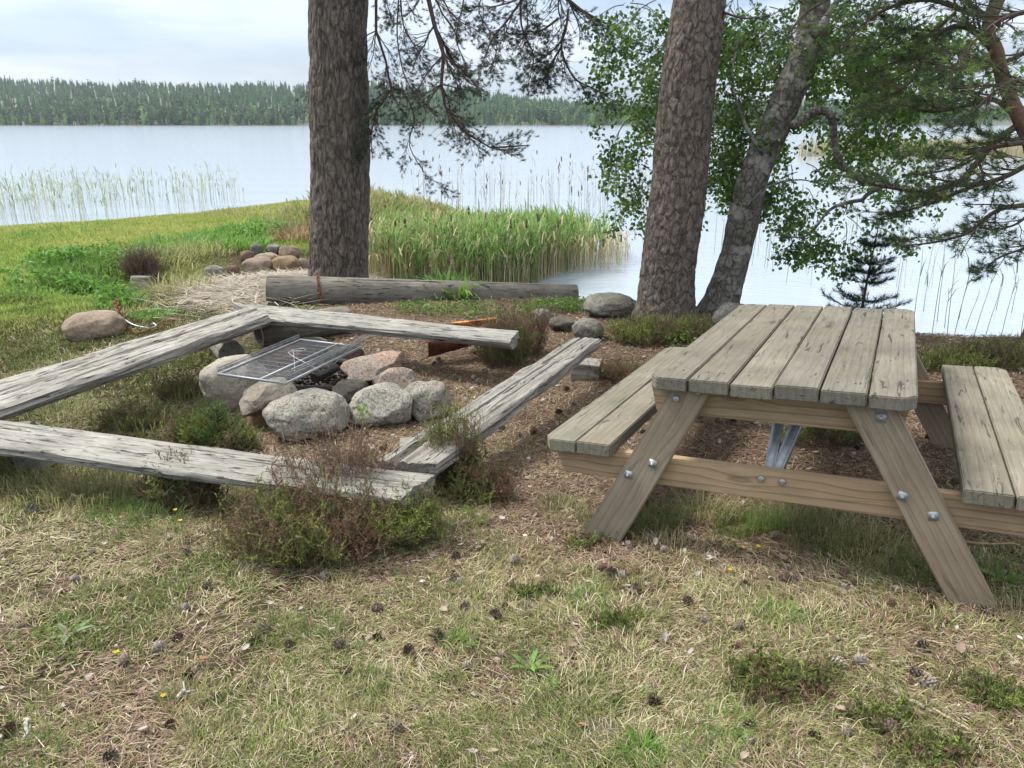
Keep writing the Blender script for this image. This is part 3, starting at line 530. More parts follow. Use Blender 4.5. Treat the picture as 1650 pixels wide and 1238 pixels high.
def shift(o, off):
    o.location = -Vector(off) ; return o
def fin(mbw, tips, parent, off, mat_b, **kw):
    shift(mbw.build('branches', mat_b, parent, True), off); shift(needle_obj('needles', tips, parent, **kw), off)
fin(W, vt, T1, base, M['branch'], n_per=26, ln=.042, wd=.0034, spread=1.15, cols=((.035, .055, .035), (.05, .075, .045), (.07, .10, .05)))
shift(mb.build('upper_limbs', M['branch_warm'], T1), base); shift(needle_obj('crown', tips, T1, 9, .12, .012), base)
# right pine --------------------------------------------------------------
base = gp(1072, 519); yb = base.y; k1 = yb/1240/cp
T2 = empty('pine_tree', base, 'flaky barked pine trunk leaning right beside the round boulder', 'tree', 'trees on the near bank')
px2 = [(1072, 530), (1074, 490), (1079, 420), (1090, 330), (1099, 240), (1108, 150), (1118, 70), (1128, -10), (1138, -90)]
path = [tp(a, c_, yb) for a, c_ in px2]; path += [(path[-1][0]+.25, yb, 4.6), (path[-1][0]+.35, yb, 8.5), (path[-1][0]+.3, yb, 10)]
trunk('trunk', rel(path, base), [49*k1, 44*k1, 42*k1, 41.5*k1, 41*k1, 39.5*k1, 37.5*k1, 36.5*k1, 36*k1, 34*k1, 18*k1, 7*k1], M['pine_bark2'], T2, 150, 34, freq=(12, 9), flare=.16, vor=(15, 7.5))
mb, tips = crown_above(T2, (path[-1][0], yb, 9.8), 26, 2.6, 3.8, None)
NBK = 1.1; W = MB(); vt = []; y0 = yb+.6; top_z = Vector((path[9][0], yb, 4.2))
l1 = [(895, -30, y0+.3), (925, 8, y0+.3), (960, 30, y0+.3), (1000, 48, y0+.2)]; pa = [tuple(top_z), tp(1010, -160, y0+.1), tp(930, -110, y0+.3)]+[tp(*q) for q in l1]
grow(W, vt, pa, .034, .008, 2, .55, 16, .2, start=.4)
for pix in ([(916, 15, y0+.3), (908, 60, y0+.3), (880, 90, y0+.3), (850, 110, y0+.2)], [(912, 40, y0+.3), (905, 80, y0+.3), (925, 125, y0+.3), (960, 145, y0+.2), (1000, 170, y0+.2)],
            [(860, -30, y0+.4), (820, 30, y0+.4), (795, 60, y0+.4), (780, 95, y0+.3), (770, 120, y0+.3)], [(900, 30, y0+.3), (870, 50, y0+.3), (835, 50, y0+.3)], [(840, -40, y0+.2), (840, 40, y0+.3), (860, 90, y0+.3), (850, 125, y0+.3)],
            [(905, 75, y0+.3), (890, 100, y0+.3), (875, 130, y0+.3)], [(900, -60, y0+.3), (850, -10, y0+.3), (800, 10, y0+.3), (760, 10, y0+.3)]):
    grow(W, vt, [tp(*q) for q in pix], .012, .003, 2, .32, 13, .15)
for pix in ([(1165, 20, yb-.1), (1200, 30, yb-.3), (1240, 25, yb-.4)],): grow(W, vt, [tp(*q) for q in pix], .01, .003, 1, .3, 7, .1)
fin(W, vt, T2, base, M['branch'], n_per=26, ln=.042, wd=.0034, spread=1.15, cols=((.035, .055, .035), (.05, .075, .045), (.07, .10, .05)))
shift(mb.build('upper_limbs', M['branch_warm'], T2), base); shift(needle_obj('crown', tips, T2, 9, .12, .012), base)
TIPF, SUBF = (1.0, .72), .65
# birch --------------------------------------------------------------------
base = gp(1158, 522); yb = base.y+.25; base.y = yb; k1 = yb/1240/cp
T3 = empty('birch_tree', base, 'mossy leaning birch right of the flaky pine, in green leaf', 'tree', 'trees on the near bank')
px3 = [(1150, 535), (1165, 480), (1186, 410), (1200, 340), (1216, 280), (1246, 210), (1272, 150), (1298, 90), (1312, 30), (1322, -40)]
path = [tp(a, c_, yb+.02*i) for i, (a, c_) in enumerate(px3)]; path += [(path[-1][0]+.2, yb+.2, 4.4), (path[-1][0]+.6, yb+.4, 6.5), (path[-1][0]+.7, yb+.4, 8)]
trunk('trunk', rel(path, base), [38*k1, 27*k1, 23*k1, 24*k1, 22*k1, 23*k1, 22*k1, 22*k1, 21*k1, 20*k1, 16*k1, 9*k1, 3*k1], M['birch_bark'], T3, rough=.05, flare=.22)
W = MB(); lt_ = []; yy = yb
LB = [([(1275, 205), (1300, 188), (1322, 178), (1340, 190), (1345, 235), (1355, 262), (1372, 280), (1392, 296)], .042, .02),
      ([(1392, 322), (1360, 328), (1335, 340), (1318, 362), (1300, 380), (1278, 382), (1250, 372)], .018, .004), ([(1425, 300), (1400, 312), (1390, 322)], .02, .018),
      ([(1310, 60), (1350, 0), (1380, -60)], .03, .02), ([(1230, 250), (1200, 200), (1180, 130), (1190, 60)], .02, .005), ([(1205, 330), (1240, 300), (1290, 290), (1330, 300)], .012, .003)]
for pix, r0, r1 in LB:
    P = smooth_path([tp(a, c_, yb-.1) for a, c_ in pix], 6); W.tube(P, np.linspace(r0, r1, len(P)), 10, (1, 1, 1), rough=.06)
def birch_sprays(cx, cy, rx, ry, n, dep, ln=.45):
    n = int(n*1.1)
    for _ in range(n):
        a = rnd.random()*6.28; rr = math.sqrt(rnd.random()); px, py = cx+rx*rr*math.cos(a), cy+ry*rr*math.sin(a); p = Vector(tp(px, py, yb+rnd.uniform(*dep)))
        d = Vector((rnd.uniform(-1, 1), rnd.uniform(-.6, .6), rnd.uniform(-.5, .2))).normalized(); pts = [p]
        for q in range(4): d = (d+Vector((rnd.uniform(-.2, .2), rnd.uniform(-.2, .2), -.28))).normalized(); pts.append(pts[-1]+d*ln*rnd.uniform(.15, .3))
        grow(W, lt_, [tuple(q) for q in pts], .0045, .0015, 1, .2, 6, .35, seg=4)
for a in [(1050, 60, 70, 90, 34, (.1, 1.0)), (1035, 180, 45, 70, 16, (.1, .8)), (1050, 290, 50, 60, 13, (.2, .8)), (1010, 262, 30, 18, 4, (.2, .6)), (1190, 80, 60, 100, 42, (.1, 1.4)), (1180, 200, 50, 80, 34, (.1, 1.3)),
          (1200, 250, 60, 50, 12, (.2, 1.3)), (1350, 60, 60, 80, 36, (-.2, 1.2)), (1430, 60, 90, 90, 44, (-.2, 1.4)), (1400, 180, 70, 70, 26, (0, 1.2)), (1290, 310, 50, 50, 13, (-.2, .8), .28), (1300, 372, 50, 20, 6, (-.2, .6), .2), (1345, 390, 25, 20, 4, (-.2, .3), .2),
          (1430, 250, 80, 60, 20, (0, 1.)), (1250, 300, 40, 40, 6, (-.2, .8), .3), (1260, 60, 60, 60, 20, (.2, 1.2)), (1560, 60, 90, 80, 26, (.2, 1.4)), (1400, 355, 40, 25, 4, (.3, .8))]: birch_sprays(*a)
shift(W.build('branches', M['birch_bark'], T3, True), base)
P = np.array([q[0] for q in lt_]); keepn = 5; P = np.repeat(P, keepn, 0)+rng.normal(size=(len(P)*keepn, 3))*.045
mb = MB(); leaves(mb, P, .043, pick(len(P), [(.08, .155, .035), (.125, .225, .045), (.20, .32, .06)], [3, 3, 1.2]), .8)
for _ in range(0): pass
shift(mb.build('leaves', M['leaf'], T3), base)
W = MB(); lt2 = []
for k in range(26):
    a = k*2.4; z0 = 4.2+3.6*rnd.random(); q0 = Vector((path[-2][0]-.2, yb+.3, z0)); pts = [tuple(q0+Vector((math.cos(a)*f*2.0, math.sin(a)*f*2.0, .5*f-.4*f*f))) for f in (0, .35, .7, 1)]; grow(W, lt2, pts, .03, .005, 1, .9, 9, .3, seg=5)
shift(W.build('upper_limbs', M['birch_bark'], T3), base); P = np.array([q[0] for q in lt2]); P = np.repeat(P, 4, 0)+rng.normal(size=(len(P)*4, 3))*.12; mb = MB(); leaves(mb, P, .10, pick(len(P), [(.05, .12, .025), (.08, .17, .03)], [1, 1])); shift(mb.build('crown', M['leaf'], T3), base)
NBK, TIPF, SUBF = 1.2, (1.0,), .5
# overhanging pine on the right ---------------------------------------------
base = gp(1672, 548); base.z -= .05; yb = base.y
T4 = empty('pine_tree', base, 'spreading pine at the right edge with low boughs hanging over the water', 'tree', 'trees on the near bank')
path = [tuple(base-Vector((0, 0, .1))), tuple(base+Vector((.02, 0, .5))), tp(1668, 260, yb+.1), tp(1650, 205, yb+.1), tp(1625, 150, yb+.2), tp(1608, 90, yb+.2), tp(1608, 0, yb+.2), (base.x-.2, yb, 3.6), (base.x, yb, 5.5)]
trunk('trunk', rel(path, base), [.14, .10, .062, .055, .05, .046, .046, .042, .02], M['branch_warm'], T4, seg=28, per=10, rough=.06)
W = MB(); vt = []
LP = [([(1650, 195, .2), (1600, 232, 0), (1555, 285, -.1), (1520, 305, -.2), (1470, 308, -.2), (1420, 300, -.2), (1385, 292, -.2)], .028, 17, .40),
      ([(1668, 330, .1), (1620, 335, -.2), (1590, 350, -.3), (1560, 375, -.3), (1510, 390, -.3), (1450, 397, -.3)], .02, 13, .30),
      ([(1665, 260, .1), (1620, 285, .1), (1570, 300, .1), (1520, 320, .1), (1460, 340, 0), (1420, 345, 0)], .022, 16, .34),
      ([(1610, 90, .2), (1560, 45, .2), (1520, 50, .2), (1495, 80, .2), (1470, 130, .1), (1440, 150, .1)], .026, 14, .42),
      ([(1640, 190, .2), (1600, 160, .2), (1560, 170, .2), (1500, 180, .1), (1440, 165, .1), (1400, 170, 0)], .022, 16, .40),
      ([(1608, 30, .3), (1560, 20, .3), (1500, 0, .3), (1440, 10, .3), (1390, 40, .3), (1340, 90, .2)], .024, 16, .42), ([(1680, 150, -.3), (1640, 130, -.5), (1600, 150, -.6), (1560, 190, -.6)], .02, 13, .36),
      ([(1700, 230, -.3), (1650, 230, -.5), (1590, 240, -.6), (1530, 255, -.6), (1480, 250, -.6)], .022, 15, .34), ([(1690, 380, -.2), (1650, 400, -.3), (1610, 415, -.4), (1590, 432, -.4)], .012, 10, .24), ([(1670, 330, .2), (1640, 360, 0), (1600, 370, 0), (1570, 362, 0)], .012, 10, .3),
      ([(1690, 20, -.2), (1650, 20, -.4), (1600, 40, -.5), (1550, 90, -.5), (1530, 130, -.5)], .02, 14, .38), ([(1690, 60, .5), (1620, 100, .6), (1540, 110, .6), (1470, 95, .6), (1410, 110, .6)], .02, 16, .42), ([(1540, 20, .3), (1490, 60, .3), (1450, 50, .3), (1400, 90, .3)], .014, 12, .36),
      ([(1610, 40, .2), (1480, -40, .1), (1380, -20, 0), (1300, 20, -.2), (1260, 70, -.3)], .02, 14, .34)]
for pix, r0, nb, bl in LP: grow(W, vt, [tp(a, c_, yb+d_) for a, c_, d_ in pix], r0, .005, 2, bl, nb, -.05, start=.12, planar=.8)
fin(W, vt, T4, base, M['branch'], n_per=24, ln=.052, wd=.0036, spread=1.05, cols=((.055, .095, .045), (.085, .14, .055), (.15, .22, .06), (.22, .30, .07)), p=(4, 4, 2, 1))
mb, tips = crown_above(T4, (base.x, yb, 5.4), 14, 1.7, 2.2, None)
shift(mb.build('upper_limbs', M['branch_warm'], T4), base); shift(needle_obj('crown', tips, T4, 9, .1, .014), base)
TIPF, SUBF = (1.0, .6), .65
# small pine and spruce saplings ---------------------------------------------
def sapling(px, pyb, pyt, name, lab, levels, R, tilt=0, ydist=None, ln=.05, cols=((.02, .045, .025), (.03, .06, .03)), up=.25, zadd=0):
    b0 = gp(px, pyb) if ydist is None else Vector(at_y(px, pyb, ydist)); b0.z = min(b0.z, Hs(b0.x, b0.y)) if ydist else b0.z; hgt = at_y(px, pyt, b0.y).z-b0.z
    o = empty(name, b0, lab, 'young tree'); W = MB(); t_ = []; tops = (tilt*hgt, 0, hgt); P = smooth_path([(0, 0, -.02), (tilt*hgt*.4, 0, hgt*.5), tops], 6); W.tube(P, np.linspace(.006+.012*hgt, .003, len(P)), 6, (1, 1, 1))
    for l_ in range(levels):
        f = .12+.84*l_/levels; c0 = Vector(P[int(f*(len(P)-1))]); nb = 5; r_ = R*(1-f)**.8+.03
        for q in range(nb):
            a = q*6.28/nb+l_*1.1+rnd.uniform(-.3, .3); rl = r_*rnd.uniform(.6, 1.15); pts = [c0, c0+Vector((math.cos(a)*rl*.5, math.sin(a)*rl*.5, up*rl*.3)), c0+Vector((math.cos(a)*rl, math.sin(a)*rl, up*rl*1.2))]
            grow(W, t_, [tuple(p) for p in pts], .005, .002, 1 if rl > .12 else 0, rl*.45, 6, -.1, seg=4)
    t_.append((P[-1], np.array([0, 0, 1.]))); W.build('stem', M['branch'], o, True); needle_obj('needles', t_, o, 16, ln*1.15, .0036, .9, cols, (1,)*len(cols)); return o
sapling(1385, 515, 352, 'pine_sapling', 'small dark pine sapling on the bank behind the table top', 8, .36, .05, 6.75)
sapling(846, 474, 440, 'spruce_sapling', 'tiny bright green spruce behind the right half of the round log', 5, .24, 0, 9.3, .02, ((.08, .17, .04), (.11, .22, .05)), .1)
#==PART3==
# ------------------------------------------------------------------ picnic table (fitted frame: u across, v lengthwise, w up)
import bmesh
TR = Matrix.Translation(TO) @ Matrix.Rotation(-.459, 4, 'Z') @ Matrix.Rotation(-.063, 4, 'Y') @ Matrix.Rotation(-.054, 4, 'X') @ Matrix.Scale(1.19, 4)
TRI = TR.inverted()
def tuv(px, py, v):
    o = TRI @ CAM; d = TRI.to_3x3() @ ray(px, py); q = o+d*((v-o.y)/d.y); return (q.x, q.z)
TB = empty('picnic_table', (0, 0, 0), 'weathered wooden picnic table with six top boards and attached benches', 'picnic table'); TB.matrix_world = TR
def prism(name, outline, a, b_, axis, m, parent, bev=.004, jit=0.0, seg=2):
    """outline: 2-D points; a..b_ along the axis ('w' plate lying flat, 'v' plate standing across). The mesh's own x runs along its longest side."""
    P = [Vector(p) for p in outline]; cx = sum((p for p in P), Vector((0, 0)))/len(P)
    e = max(((P[(i+1) % len(P)]-P[i]) for i in range(len(P))), key=lambda q: q.length).normalized(); n = Vector((-e.y, e.x)); bm = bmesh.new()
    mid = (a+b_)/2; lo = [bm.verts.new(((p-cx)@e, (p-cx)@n, a-mid)) for p in P]; hi = [bm.verts.new(((p-cx)@e, (p-cx)@n, b_-mid)) for p in P]
    k = len(P); bm.faces.new(lo[::-1]); bm.faces.new(hi)
    for i in range(k): bm.faces.new((lo[i], lo[(i+1) % k], hi[(i+1) % k], hi[i]))
    bmesh.ops.recalc_face_normals(bm, faces=bm.faces[:]); bmesh.ops.bevel(bm, geom=bm.edges[:], offset=bev, segments=seg, affect='EDGES')
    me = bpy.data.meshes.new(name); bm.to_mesh(me); bm.free(); me.materials.append(m); o = bpy.data.objects.new(name, me); link(o, parent)
    if axis == 'w': M4 = Matrix(((e.x, n.x, 0, cx.x), (e.y, n.y, 0, cx.y), (0, 0, 1, mid), (0, 0, 0, 1)))
    else: M4 = Matrix(((e.x, n.x, 0, cx.x), (0, 0, 1, mid), (e.y, n.y, 0, cx.y), (0, 0, 0, 1)))
    o.matrix_basis = M4 @ Matrix.Rotation(jit, 4, 'Y'); return o
LT = 1.571; Wd = .76; gap = .006; bw = (Wd-5*gap)/6; TH = .042
for i in range(6):
    u0 = -Wd/2+i*(bw+gap); u1 = u0+bw; dv = rnd.uniform(-.004, .006); c = .05
    ol = [(u0, dv), (u1, dv), (u1, LT+dv), (u0, LT+dv)]
    if i == 0: ol = [(u0, c*.8), (u0+c*.6, dv), (u1, dv), (u1, LT), (u0+c*.6, LT), (u0, LT-c)]
    if i == 5: ol = [(u0, dv), (u1-c*.6, dv), (u1, c*.8), (u1, LT-c), (u1-c*.6, LT), (u0, LT)]
    o = prism('table_board', ol, .61-TH, .61+rnd.uniform(-.002, .003), 'w', M['board'], TB, .0035, rnd.uniform(-.003, .003))
    for vv in (.085+.022, LT-.085-.022):
        for du in (.3, .7):
            nb = MB(); nb.tube([(u0+bw*du, vv+rnd.uniform(-.01, .01), .612), (u0+bw*du, vv, .6136)], .0024, 8, (1, 1, 1))
            q = nb.build('nail', M['steel_dark'], o); q.matrix_parent_inverse = o.matrix_basis.inverted()
bi, bo, hb, b0_, b1_ = .514, .761, .355, .018, 1.627; sb = (bo-bi-gap)/2
for s in (-1, 1):
    for k in range(2):
        u0 = bi+k*(sb+gap); u1 = u0+sb; ol = [(u0, b0_), (u1, b0_), (u1, b1_), (u0, b1_)]
        if k == 1: ol = [(u0, b0_), (u1-.028, b0_), (u1, b0_+.04), (u1, b1_-.045), (u1-.03, b1_), (u0, b1_)]
        ol = [(s*a, c_) for a, c_ in ol]; ol = ol if s > 0 else ol[::-1]
        prism('bench_board', ol, hb-TH, hb+rnd.uniform(-.002, .003), 'w', M['seatb'], TB, .0035, rnd.uniform(-.004, .004))
vf = .085; BT = .045
def quad(pix, v): return [tuv(a, c_, v) for a, c_ in pix]
lp_l = quad([(940.6, 856), (1000, 874), (1150, 626), (1084, 622)], vf-BT); lp_r = quad([(1520, 957), (1609, 984), (1440, 652), (1356, 645)], vf-BT)
def cut(q, w0, w1):                      # extend a leg so that it runs exactly from w0 to w1
    (a, b_, c_, d) = [Vector(p) for p in q]; f = lambda p, q_, w_: tuple(p+(q_-p)*((w_-p.y)/(q_.y-p.y))); return [f(a, d, w0), f(b_, c_, w0), f(b_, c_, w1), f(a, d, w1)]
topw = .61-TH-.003
leg_l = cut(lp_l, -.06, topw); leg_r = cut(lp_r, -.06, topw)
bl = quad([(891.5, 720), (908.7, 760.4)], vf); wt, wb = hb-TH-.002, hb-TH-.10
beam = [(bl[0][0], wt), (bl[1][0], wb), (-bl[1][0]+.02, wb), (-bl[0][0]+.02, wt)][::-1]
tbm = [(-.375, topw-.095), (.345, topw-.095), (.368, topw), (-.395, topw)]
print('leg', leg_l, leg_r, 'beam', beam)
def bolt(parent, u, w_, v, sgn, plate=True):
    mb = MB()
    if plate: mb.box((u, v+sgn*.0018, w_), (.027, .0025, .027), Matrix.Rotation(rnd.uniform(-.35, .35), 4, 'Y'))
    r = .0075 if plate else .0105
    mb.tube([(u, v+sgn*.003, w_), (u, v+sgn*.010, w_), (u, v+sgn*.0115, w_)], [r, r, r*.6], 6 if plate else 16)
    if plate: mb.tube([(u, v+sgn*.010, w_), (u, v+sgn*.016, w_)], .0035, 10)
    o = mb.build('bolt', M['galv'], parent, False); o.matrix_parent_inverse = parent.matrix_basis.inverted()
for side, v0, sg in ((0, vf, -1), (1, LT-vf, 1)):
    va, vb = (v0-BT, v0-.001) if sg < 0 else (v0+.001, v0+BT)
    L1 = prism('leg', leg_l, va, vb, 'v', M['leg'], TB, .004); L2 = prism('leg', leg_r, va, vb, 'v', M['leg'], TB, .004)
    b0v, b1v = (v0, v0+BT) if sg < 0 else (v0-BT, v0)
    B1 = prism('cross_beam', beam, b0v, b1v, 'v', M['beam'], TB, .004); B2 = prism('top_beam', tbm, b0v, b1v, 'v', M['beam'], TB, .004)
    vs_ = v0-BT if sg < 0 else v0+BT
    for (a, c_) in ((1012.8, 764.9), (1052, 747)): u, w_ = tuv(a, c_, vf-BT); bolt(L1, u, w_, vs_, sg)
    for (a, c_) in ((1090.4, 642), (1126, 631)): u, w_ = tuv(a, c_, vf-BT); bolt(L1, u, w_, vs_, sg, False)
    for (a, c_) in ((1419.8, 673), (1454, 799.7), (1503.7, 831.6)): u, w_ = tuv(a, c_, vf-BT); bolt(L2, u, w_, vs_, sg)
    for (a, c_) in ((1226.8, 770.8), (1260.7, 775.7)): u, w_ = tuv(a, c_, vf); bolt(B1, u, w_, v0 if sg < 0 else v0, sg, False)
    for du, tw in ((-.002, -.012), (.016, .085)):
        mb = MB(); p0 = Vector((du-.02, v0-sg*(BT+.004), .27)); p1 = Vector((du+tw-.02, v0-sg*.62, .56)); d = (p1-p0)
        R_ = Matrix((d.normalized(), Vector((1, 0, 0)), d.normalized().cross(Vector((1, 0, 0))))).transposed().to_4x4()
        mb.box((p0+p1)/2, (d.length, .032, .005), R_); mb.box((p0+p1)/2+Vector((.016, 0, -.012)), (d.length, .004, .028), R_); mb.build('steel_brace', M['galv'], TB)
# ------------------------------------------------------------------ split-log benches round the fire pit
def log_plank(A, B, Cc, D, th, parent_name, lab, cracks=(), m='log', n=190, rough=.014, bow=0.0, roundb=.35, skew0=0, skew1=0, sup=(), seed=0):
    A, B, Cc, D = map(Vector, (A, B, Cc, D)); p0, p1 = (A+B)/2, (Cc+D)/2; x = (p1-p0).normalized(); y = ((B-A)+(D-Cc)).normalized(); z = x.cross(y); 
    if z.z < 0: z = -z
    y = z.cross(x).normalized(); mid = (p0+p1)/2; M4 = Matrix((x, y, z)).transposed().to_4x4(); M4.translation = mid; inv = M4.inverted()
    gz = Hs(mid.x, mid.y); root = empty(parent_name, (mid.x, mid.y, gz), lab, 'bench', 'log benches round the fire pit')
    ring = []; nt_ = 56
    for i in range(nt_+1): ring.append((i/nt_, 0.0))
    for i in range(1, 10): ring.append((1.0, i/10))
    for i in range(nt_//2+1): ring.append((1-i/(nt_/2), 1.0))
    for i in range(1, 10): ring.append((0.0, 1-i/10))
    V = []; k = len(ring)
    for i in range(n):
        s = i/(n-1)
        for yf, zf in ring:
            yc = yf*2-1; rb = 1-roundb*zf**2; yy = .5+.5*yc*rb; e0 = skew0*yc; e1 = skew1*yc
            P = (A.lerp(B, yy)).lerp(Cc.lerp(D, yy), s+(e0*(1-s)+e1*s))
            p = inv @ P; ed = max(0, abs(yc)-.86)/.14
            dz = -th*zf*(1-.25*(abs(yc)*zf)**3)-.012*ed**2*(1-zf)
            q = Vector((p.x*1.1+seed, p.y*14, zf*3)); nz = mnoise.noise(q)+.5*mnoise.noise(q*2.1+Vector((3, 0, 0)))
            q2 = Vector((p.x*2.2+seed*3, p.y*46, zf*9)); nz2 = mnoise.noise(q2); q3 = Vector((p.x*5+seed, p.y*75, zf*14)); out = rough*(nz*.75+nz2*.5+.35*mnoise.noise(q3))
            wob = .012*mnoise.noise(Vector((p.x*1.6+seed, yc*.5, 5)))
            if zf == 0: 
                dz += out+bow*(1-(2*s-1)**2)
                for (cy, dep, s0, s1, wdt) in cracks:
                    if s0 <= s <= s1:
                        cyy = cy+.06*mnoise.noise(Vector((p.x*1.7+cy*9, seed, 1))); dd = abs(yf-cyy)/wdt
                        fade = min(1, (s-s0)/.06 if s0 > 0 else 1, (s1-s)/.06 if s1 < 1 else 1); dz -= dep*max(0, 1-dd)*fade
            else: dz += bow*(1-(2*s-1)**2); 
            sy = (abs(yc) > .98)*math.copysign(1, yc)*(out*1.3+.015*mnoise.noise(Vector((p.x*1.2+seed, zf*2, yc))))
            ex = 0
            if i in (0, n-1): ex = (1 if i else -1)*.012*mnoise.noise(Vector((p.y*60, zf*4, seed)))
            V.append((p.x+ex, p.y+sy+wob, p.z+dz))
    V = np.array(V); i, j = np.meshgrid(np.arange(n-1), np.arange(k), indexing='ij'); j2 = (j+1) % k
    F4 = np.stack([i*k+j, (i+1)*k+j, (i+1)*k+j2, i*k+j2], -1).reshape(-1, 4)
    c0, c1 = V[:k].mean(0), V[-k:].mean(0); V = np.vstack([V, c0, c1]); F3 = [(n*k, j, (j+1) % k) for j in range(k)]+[(n*k+1, (n-1)*k+(j+1) % k, (n-1)*k+j) for j in range(k)]
    o = np_mesh('seat', V, [F4, np.array(F3)], M[m], root, smooth=True); o.matrix_parent_inverse = root.matrix_world.inverted() if False else Matrix.Translation(-Vector((mid.x, mid.y, gz))); o.matrix_basis = M4
    me = o.data
    try:
        me.set_sharp_from_angle(angle=.6)
    except Exception: pass
    return root
def bz(px, py, z): return at_z(px, py, z)
zf_ = .125
fb = log_plank(bz(-330, 634, .02), bz(-330, 676, .02), bz(700, 764, .04), bz(645, 803, .04), .12, 'log_bench', 'split log bench nearest the viewer, its right end cut at an angle in the heather', [(.42, .03, .62, .99, .02), (.75, .02, .1, .5, .015), (.2, .018, .3, .8, .012), (.58, .012, .0, .6, .012)], seed=1.3, n=210)
lb = log_plank(bz(-190, 668, .055), bz(-190, 723, .055), bz(399, 493, .08), bz(434, 507, .08), .15, 'log_bench', 'long split log bench on the left with a deep lengthwise crack', [(.46, .10, .0, 1, .05), (.8, .02, .1, .8, .015), (.2, .02, .0, .7, .012)], rough=.017, seed=4.1, n=210)
kb = log_plank(bz(418, 511, .045), bz(372, 486, .045), bz(822, 549, .045), bz(836, 533, .045), .13, 'log_bench', 'split log bench at the back of the fire pit, its right end in the heather', [(.6, .02, .2, .9, .015), (.3, .015, .0, .6, .012)], seed=7.7)
rb = log_plank(bz(706, 746, .03), bz(603, 741, .03), bz(967, 546, .05), bz(925, 543.5, .05), .12, 'log_bench', 'split log bench between fire pit and picnic table with bark filled crack', [(.74, .055, .0, .16, .10), (.70, .05, .70, 1, .05), (.62, .03, .15, .75, .015), (.35, .018, .3, .95, .012)], seed=2.9)
def block(parent, name, c0, size, rz, m='log', tilt=0, n=14, rough=.012, lab=None):
    """sawn or rough block, bevelled by its own noise"""
    bm = bmesh.new(); bmesh.ops.create_cube(bm, size=1); bmesh.ops.subdivide_edges(bm, edges=bm.edges[:], cuts=n, use_grid_fill=True)
    for v in bm.verts:
        p = Vector((v.co.x*size[0], v.co.y*size[1], v.co.z*size[2])); q = Vector((p.x*3, p.y*25, p.z*25))+Vector(c0)*3
        r = .5-max(abs(v.co.y), abs(v.co.z)); e = min(1, max(0, (abs(v.co.y)+abs(v.co.z)-.9)/.1)); p.y *= 1-.06*e; p.z *= 1-.06*e
        nn = mnoise.noise(q); p.y += nn*rough; p.z += mnoise.noise(q+Vector((9, 0, 0)))*rough; v.co = p
    me = bpy.data.meshes.new(name); bm.to_mesh(me); bm.free(); me.materials.append(M[m]); o = bpy.data.objects.new(name, me); link(o, parent)
    MM = Matrix.Translation(c0) @ Matrix.Rotation(rz, 4, 'Z') @ Matrix.Rotation(tilt, 4, 'Y')
    if parent: o.matrix_parent_inverse = Matrix.Translation(-parent.location)
    o.matrix_basis = MM; return o
def round_log(name, p0, p1, r0, r1, m, parent=None, n=90, seg=56, rough=.03, crack=.0, hollow=False, seed=0):
    p0, p1 = Vector(p0), Vector(p1); x = (p1-p0).normalized(); y = Vector((0, 0, 1)).cross(x).normalized(); z = x.cross(y); mid = (p0+p1)/2; L_ = (p1-p0).length
    M4 = Matrix((x, y, z)).transposed().to_4x4(); M4.translation = mid; V = []
    for i in range(n):
        s = i/(n-1); r = r0+(r1-r0)*s
        for j in range(seg):
            a = j/seg*6.28318; xx = (s-.5)*L_; dd = 1+rough*(mnoise.noise(Vector((xx*.8+seed, math.cos(a)*1.2, math.sin(a)*1.2)))+.6*mnoise.noise(Vector((xx*1.6+seed, math.cos(a)*9, math.sin(a)*9))))
            if i in (0, n-1): dd *= .965
            ck = crack*max(0, 1-abs(a-(1.9+.12*mnoise.noise(Vector((xx*1.3, seed, 0)))))/.05); V.append((xx, r*(dd-ck)*math.cos(a), r*(dd-ck)*math.sin(a)))
    V = np.array(V); i, j = np.meshgrid(np.arange(n-1), np.arange(seg), indexing='ij'); j2 = (j+1) % seg; F4 = [np.stack([i*seg+j, i*seg+j2, (i+1)*seg+j2, (i+1)*seg+j], -1).reshape(-1, 4)]
    if not hollow:
        V = np.vstack([V, (-L_/2, 0, 0), (L_/2, 0, 0)]); F4.append(np.array([(n*seg, (q+1) % seg, q) for q in range(seg)]+[(n*seg+1, (n-1)*seg+q, (n-1)*seg+(q+1) % seg) for q in range(seg)]))
    else:
        In = V.copy(); In[:, 1:] *= .72; V = np.vstack([V, In]); o_ = n*seg; F4.append(F4[0][:, ::-1]+o_)
        for e in (0, (n-1)*seg): F4.append(np.array([(e+q, e+(q+1) % seg, o_+e+(q+1) % seg, o_+e+q)[::(1 if e == 0 else -1)][::-1] for q in range(seg)]))
    o = np_mesh(name, V, F4, M[m], parent, smooth=True)
    if parent: o.matrix_parent_inverse = Matrix.Translation(-parent.location)
    o.matrix_basis = M4
    try: o.data.set_sharp_from_angle(angle=.7)
    except Exception: pass
    return o
def on(px, py, dz=0): q = gp(px, py); return Vector((q.x, q.y, q.z+dz))
q = on(946, 612); block(rb, 'support_block', (q.x, q.y+.06, q.z+.055), (.20, .20, .13), -.2)
q = gp(690, 748); block(rb, 'support_block', (q.x+.02, q.y+.03, q.z+.07), (.34, .16, .10), .15)
q = gp(60, 760); block(fb, 'support_block', (q.x, q.y+.12, q.z+.05), (.3, .16, .12), 1.4)
q = on(372, 583, .09); round_log('support_log', q+Vector((.05, -.10, 0)), q+Vector((-.22, .35, 0)), .10, .10, 'round', lb, 30, seed=3)
q = at_z(-100, 740, -.1); round_log('support_log', (q.x-.2, q.y+.2, -.11), (q.x+.3, q.y+.3, -.11), .09, .09, 'round', lb, 30, seed=5)
